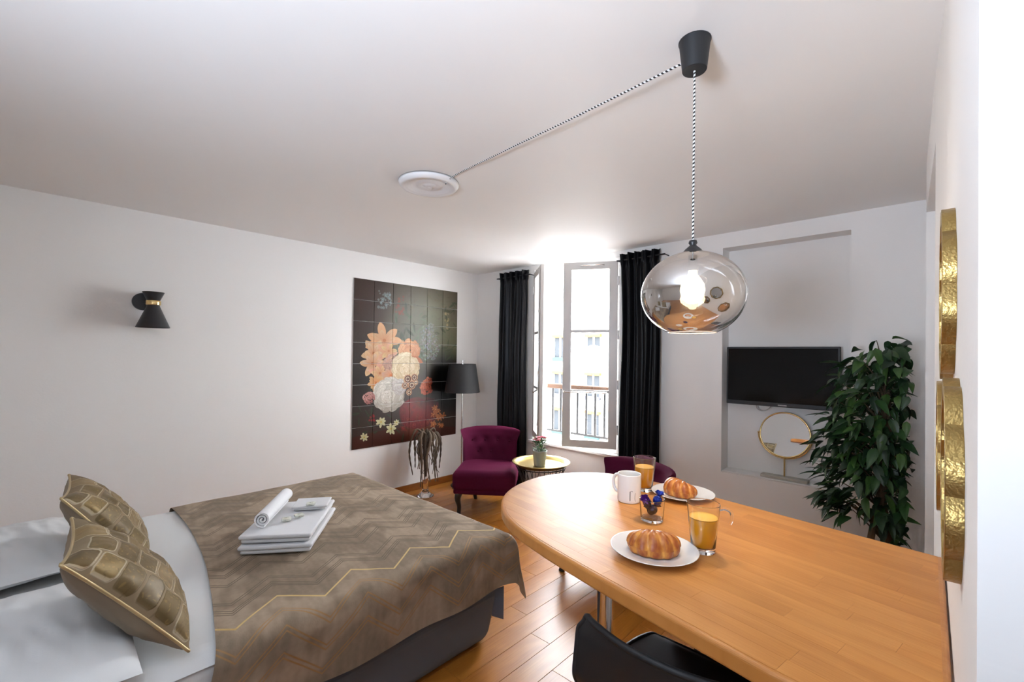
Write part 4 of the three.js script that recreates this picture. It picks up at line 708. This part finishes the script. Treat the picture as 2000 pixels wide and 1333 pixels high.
// ---------------------------------------------------------------- breakfast on the table
{
  const plateGeo = lathe([[0, 0.004], [0.062, 0.004], [0.075, 0.007], [0.106, 0.0165], [0.1075, 0.018], [0.105, 0.0185], [0.074, 0.0105], [0.06, 0.0075], [0, 0.0072]], 72);
  const footGeo = lathe([[0.05, 0.004], [0.052, 0.0], [0.056, 0.0], [0.058, 0.0045]], 48);
  const cr = (seed) => grid(90, 28, (u, v) => {
    const A = (u - 0.5) * 4.1, e = Math.sin(PI * clamp(u, 0.0, 1)), seg = u * 9 + 0.15 * Math.sin(v * 2 * PI), ridge = Math.pow(Math.abs(Math.sin(seg * PI)), 0.55);
    const rad = (0.009 + 0.0285 * Math.pow(e, 0.7)) * (0.86 + 0.16 * ridge) * (1 + 0.06 * noise(u * 9, v * 5, seed)), R = 0.033;
    const ph = v * 2 * PI, out = Math.cos(ph) * rad, up = Math.sin(ph) * rad;
    return [(R + out) * Math.sin(A) * 1.12, Math.max(-0.0195, up), (R + out) * Math.cos(A) * 0.98 - 0.008];
  });
  const crust = dataTex(512, 256, (u, v) => { const seg = u * 9 + 0.15 * Math.sin(v * 2 * PI), r = Math.pow(Math.abs(Math.sin(seg * PI)), 0.8), n = fbm(u * 22, v * 9, 2), k = clamp(0.25 + 0.55 * r + 0.45 * n, 0, 1), s = noise(u * 120, v * 14, 5) * 10; return [232 - 78 * k + s, 168 - 96 * k + s, 72 - 54 * k + s * 0.5]; });
  const crustM = P({ map: crust, roughness: 0.42, clearcoat: 0.25, clearcoatRoughness: 0.35 });
  const layout = [[-0.508, -1.078, 'white plate with croissant nearest the stool side of the table', 'golden croissant on the plate nearest the camera', 0.55, 1], [-0.642, -1.588, 'white plate with croissant behind the glass tumbler near the far table edge', 'golden croissant on the farther plate near the window side', -0.5, 6]];
  layout.forEach(([x, z, lp, lc, turn, seed]) => {
    const p = thing('plate', lp, 'plate', [x, TY + 0.0004, z], 0, 'white breakfast plates'); part('dish', plateGeo, M.porcelain, p); part('foot_ring', footGeo, M.porcelain, p);
    single('croissant', cr(seed), crustM, lc, 'croissant', [x - 0.002, TY + 0.0287, z], turn, 'croissants');
  });
  // mug
  const g = thing('mug', 'white mug with thin black lettering beside the glass tumbler', 'mug', [-0.755, TY + 0.0004, -1.408]);
  part('body', lathe([[0, 0.0], [0.036, 0.0], [0.0385, 0.003], [0.0395, 0.012], [0.0395, 0.092], [0.0385, 0.0955], [0.0368, 0.0945], [0.0362, 0.09], [0.036, 0.012], [0.03, 0.007], [0, 0.006]], 56), M.porcelain, g);
  const hd = V(-0.73, 0, -0.10).normalize();
  const hp = (r, y) => [hd.x * r, y, hd.z * r];
  part('handle', tube([hp(0.038, 0.079), hp(0.05, 0.082), hp(0.064, 0.07), hp(0.067, 0.048), hp(0.058, 0.027), hp(0.038, 0.02)], 0.0052, 32, 10), M.porcelain, g);
  const mark = (phi, pts) => tube(pts.map(([a, y]) => [0.0398 * Math.cos(phi + a), y, 0.0398 * Math.sin(phi + a)]), 0.0006, 16, 5);
  const ph0 = 0.98;
  part('lettering', merge(mark(ph0, [[0, 0.012], [0, 0.03], [0.005, 0.042]]), mark(ph0, [[0, 0.042], [-0.12, 0.045], [-0.2, 0.042]]), mark(ph0, [[0.03, 0.043], [0.05, 0.03], [0.05, 0.012]]), mark(ph0 - 0.42, [[0, 0.038], [0.02, 0.03], [0.02, 0.016], [-0.02, 0.01]])), M.ink, g);
  // juice glasses
  const glass = (x, z, label, jl, handleDir, group) => {
    const t = thing('juice_glass', label, 'glass', [x, TY + 0.0004, z], 0, group);
    part('body', lathe([[0, 0.0], [0.027, 0.0], [0.029, 0.003], [0.0335, 0.05], [0.0405, 0.122], [0.0398, 0.1235], [0.0388, 0.122], [0.0315, 0.05], [0.0275, 0.016], [0.02, 0.0115], [0, 0.0105]], 56), M.glass, t);
    if (handleDir !== null) { const c = Math.cos(handleDir), s = Math.sin(handleDir), q = (r, y) => [c * r, y, s * r]; part('handle', tube([q(0.0385, 0.112), q(0.05, 0.115), q(0.064, 0.108), q(0.066, 0.09), q(0.062, 0.078)], 0.0042, 30, 10), M.glass, t); }
    const j = thing('orange_juice', jl, 'drink', [x, TY + 0.0004, z], 0, 'orange juice servings');
    part('liquid', lathe([[0, 0.0112], [0.0195, 0.0122], [0.0268, 0.0165], [0.0309, 0.05], [0.0346, 0.086], [0, 0.086]], 48), M.juice, j);
    part('froth', lathe([[0, 0.0862], [0.0344, 0.0862], [0.0346, 0.0885], [0.033, 0.0885], [0.03, 0.0872], [0, 0.0868]], 48), M.foam, j);
  };
  glass(-0.424, -1.183, 'glass cup with handle holding orange juice next to the near plate', 'orange juice in the glass next to the near plate', -0.35, 'juice glasses');
  glass(-0.775, -1.56, 'glass of orange juice behind the white mug', 'orange juice in the glass behind the white mug', null, 'juice glasses');
  // tumbler with wrapped sweets
  const tx = -0.615, tz = -1.29, tb = thing('glass_tumbler', 'small clear glass tumbler filled with wrapped chocolates', 'glass', [tx, TY + 0.0004, tz]);
  part('body', lathe([[0, 0.0], [0.029, 0.0], [0.033, 0.003], [0.0375, 0.066], [0.0365, 0.068], [0.0355, 0.066], [0.0312, 0.011], [0.025, 0.0085], [0, 0.008]], 56), M.glass, tb);
  const foil = (c) => S({ color: lin(...c), metalness: 0.55, roughness: 0.3 });
  const sweets = [['purple', [0.10, 0.02, 0.19], -0.013, 0.055, 0.008, 'chocolate in shiny purple foil leaning on the tumbler rim'], ['blue', [0.015, 0.04, 0.32], 0.014, 0.062, -0.008, 'chocolate in bright blue foil on top of the others'], ['dark', [0.012, 0.016, 0.05], 0.006, 0.037, 0.007, 'chocolate in dark blue foil at the front of the tumbler'], ['plum', [0.05, 0.01, 0.03], -0.002, 0.03, -0.002, 'chocolate in dark plum foil at the bottom of the tumbler']];
  sweets.forEach(([, col, x, y, z, label], k) => {
    const body = new THREE.IcosahedronGeometry(0.0165, 4), p = body.attributes.position;
    for (let i = 0; i < p.count; i++) { const a = p.getX(i), b = p.getY(i), c = p.getZ(i), n = 1 + 0.14 * noise(a * 130 + k * 5, b * 130, c * 130); p.setXYZ(i, a * n * 0.85, b * n * 0.92, c * n * 0.8); }
    body.computeVertexNormals();
    const s = thing('wrapped_chocolate', label, 'sweet', [tx + x, TY + y, tz + z], rr(0, 6), 'wrapped chocolates in the tumbler'); s.rotation.z = k === 1 ? 0.3 : 0.9; const m = foil(col);
    part('wrapper', body, m, s);
    part('twisted_end', grid(14, 4, (u, v) => { const a = u * 2 * PI, r = 0.004 + 0.009 * v * (1 + 0.25 * Math.sin(a * 5)); return [Math.cos(a) * r, 0.0155 + 0.013 * v, Math.sin(a) * r]; }), S({ color: lin(...col), metalness: 0.55, roughness: 0.3, side: THREE.DoubleSide }), s);
  });
}

// ---------------------------------------------------------------- pendant lamp, cord and ceiling rose
{
  const cordT = canvasTex(64, 64, (c, w, h) => { c.fillStyle = 'rgb(226,226,224)'; c.fillRect(0, 0, w, h); c.strokeStyle = 'rgb(24,24,26)'; c.lineWidth = 20; for (let k = -2; k < 3; k++) { c.beginPath(); c.moveTo(k * 64 - 20, -20); c.lineTo(k * 64 + 84, 84); c.stroke(); } });
  const cordM = (n) => S({ map: withRepeat(cordT, n, 1), roughness: 0.85 });
  const px = -0.532, pz = -1.377, l = thing('pendant_lamp', 'smoked mirror glass globe pendant hanging over the bar table', 'pendant lamp', [px, 0, pz]);
  part('ceiling_cup', lathe([[0, HC - 0.093], [0.0345, HC - 0.093], [0.036, HC - 0.09], [0.0455, HC - 0.006], [0.0475, HC - 0.004], [0.0475, HC - 0.0005], [0, HC - 0.0005]], 48), M.blackPlastic, l, 'black ceiling cup');
  const yg = 1.662;
  part('cord', tube([[0, HC - 0.09, 0], [0, 2.1, 0.0], [0, yg + 0.162, 0]], 0.0033, 40, 8), cordM(44), l, 'black and white twisted textile cord');
  part('cap', lathe([[0.004, yg + 0.168], [0.011, yg + 0.166], [0.013, yg + 0.158], [0.009, yg + 0.152], [0.012, yg + 0.149], [0.024, yg + 0.138], [0.028, yg + 0.132], [0.047, yg + 0.124], [0.048, yg + 0.121], [0.044, yg + 0.1205], [0, yg + 0.121]], 48), M.blackMetal, l, 'black metal cap');
  const prof = []; const a0 = 0.29, a1 = PI - 0.47; for (let k = 0; k <= 60; k++) { const a = a0 + (a1 - a0) * k / 60; prof.push([0.1525 * Math.sin(a), yg + 0.1275 * Math.cos(a) * (k < 0 ? 1 : 1.03)]); }
  part('globe', lathe(prof, 96), S({ color: lin(0.70, 0.68, 0.66), metalness: 1, roughness: 0.012, transparent: true, opacity: 0.78, side: THREE.DoubleSide }), l, 'smoked half mirrored glass globe');
  part('globe_lip', new THREE.TorusGeometry(0.1525 * Math.sin(a1), 0.0018, 8, 96).rotateX(PI / 2).translate(0, yg + 0.1275 * 1.03 * Math.cos(a1), 0), P({ color: lin(0.75, 0.72, 0.7), transmission: 0.7, thickness: 0, roughness: 0.05 }), l);
  part('socket', merge(cyl(0.013, 0.013, 0.045, 0, yg + 0.098, 0, 24), cyl(0.018, 0.016, 0.014, 0, yg + 0.08, 0, 24)), M.blackMetal, l);
  part('bulb', lathe([[0, yg - 0.030], [0.016, yg - 0.027], [0.030, yg - 0.012], [0.0365, yg + 0.012], [0.034, yg + 0.03], [0.024, yg + 0.048], [0.014, yg + 0.06], [0.013, yg + 0.074], [0, yg + 0.074]], 40), S({ color: lin(0.9, 0.85, 0.7), emissive: lin(1, 0.86, 0.58), emissiveIntensity: 4.0, roughness: 0.4 }), l, 'glowing warm bulb');
  const bulb = new THREE.PointLight(lin(1, 0.82, 0.6), 0.48); bulb.name = 'bulb_light'; bulb.position.set(0, yg + 0.015, 0); bulb.shadow.radius = 1.6; bulb.castShadow = true; l.add(bulb);
  // rose and the cord that runs along the ceiling
  const r = single('ceiling_rose', lathe([[0, HC - 0.018], [0.018, HC - 0.03], [0.026, HC - 0.018], [0.05, HC - 0.014], [0.062, HC - 0.024], [0.072, HC - 0.013], [0.112, HC - 0.014], [0.12, HC - 0.027], [0.134, HC - 0.022], [0.14, HC - 0.03], [0.158, HC - 0.028], [0.168, HC - 0.012], [0.17, HC - 0.0005], [0, HC - 0.0005]], 72), S({ color: lin(0.86, 0.86, 0.86), roughness: 0.5 }), 'round white moulded plaster ceiling rose', 'ceiling rose', [-2.086, 0, -1.52]);
  const A = [-2.086 + 0.125, HC - 0.034, -1.52 - 0.02], B = [px - 0.036, HC - 0.05, pz - 0.004];
  part('ceiling_cord', tube([A, [A[0] + 0.03, HC - 0.016, A[2]], [A[0] * 0.66 + B[0] * 0.34, HC - 0.024, A[2] * 0.66 + B[2] * 0.34], [A[0] * 0.33 + B[0] * 0.67, HC - 0.04, A[2] * 0.33 + B[2] * 0.67], B], 0.0036, 120, 8).translate(-px, 0, -pz), cordM(96), l, 'black and white textile cord slung along the ceiling to the rose');
}

// ---------------------------------------------------------------- gold mirrors seen edge-on on the right wall
{
  const mk = (z, y, R, lobes, label, depth = 0.0175) => {
    const g = thing('wall_mirror', label, 'mirror', [XR - 0.0005, y, z], -PI / 2, 'gold rimmed wall mirrors');
    const ring = (k) => { const a = []; for (let i = 0; i < 160; i++) { const t = i / 160 * 2 * PI, r = R * k * (0.92 + 0.08 * Math.abs(Math.sin(t * lobes / 2))); a.push([r * Math.cos(t), r * Math.sin(t)]); } return a; };
    const sh = polyShape(ring(1)); sh.holes.push(new THREE.Path(ring(0.86).map(([x, yy]) => new THREE.Vector2(x, yy))));
    part('rim', extrude(sh, depth - 0.002, 0.001, 2), M.gold, g, 'hammered gold rim');
    part('mirror_glass', extrude(polyShape(ring(0.87)), 0.004, 0), M.mirror, g);
    return g;
  };
  mk(-1.11, 1.587, 0.152, 9, 'upper gold rimmed mirror of the three on the right wall');
  mk(-0.875, 1.307, 0.138, 9, 'lower near gold rimmed mirror, largest in view on the right wall');
  mk(-1.44, 1.275, 0.15, 8, 'farther gold rimmed mirror half hidden behind the near one', 0.0185);
}

// ---------------------------------------------------------------- the photographer's flash: a round softbox on a stand behind the camera, tilted up
{
  const fx = -0.32, fy = 1.38, fz = 0.92, f = thing('studio_flash', 'round white softbox flash on a black stand behind the camera', 'flash', [fx, 0, fz]);
  part('stand', merge(rod([0, 0.45, 0], [0, fy - 0.14, 0.06], 0.011), [0, 1, 2].map((k) => rod([0, 0.5, 0], [0.34 * Math.cos(k * 2.094), 0.006, 0.34 * Math.sin(k * 2.094)], 0.009))), M.blackMetal, f);
  const aim = V(-0.24, 1.0, -0.95).normalize(), turn = new THREE.Matrix4().makeRotationFromQuaternion(new THREE.Quaternion().setFromUnitVectors(V(0, 1, 0), aim)).setPosition(0, fy, 0);
  part('flash_body', cyl(0.05, 0.05, 0.14, 0, -0.22, 0, 24).applyMatrix4(turn), M.blackPlastic, f);
  part('softbox_shell', lathe([[0.05, -0.18], [0.27, 0], [0.275, 0.0], [0.055, -0.185]], 16).applyMatrix4(turn), S({ color: lin(0.02, 0.02, 0.02), roughness: 0.8, side: THREE.DoubleSide }), f);
  part('flash_light_diffuser', cyl(0.27, 0.27, 0.004, 0, -0.004, 0, 48).applyMatrix4(turn), S({ color: lin(0.9, 0.9, 0.9), emissive: lin(0.82, 0.95, 1.15), emissiveIntensity: 3, roughness: 0.8 }), f);
  const s = new THREE.SpotLight(lin(0.82, 0.95, 1.15), 18, 0, 1.15, 0.6); s.name = 'flash_spot'; s.position.copy(aim).multiplyScalar(0.03).add(V(0, fy, 0)); s.target.position.copy(s.position).add(aim); s.castShadow = true; s.shadow.radius = 14; f.add(s, s.target);
}

renderer.render(scene, camera);
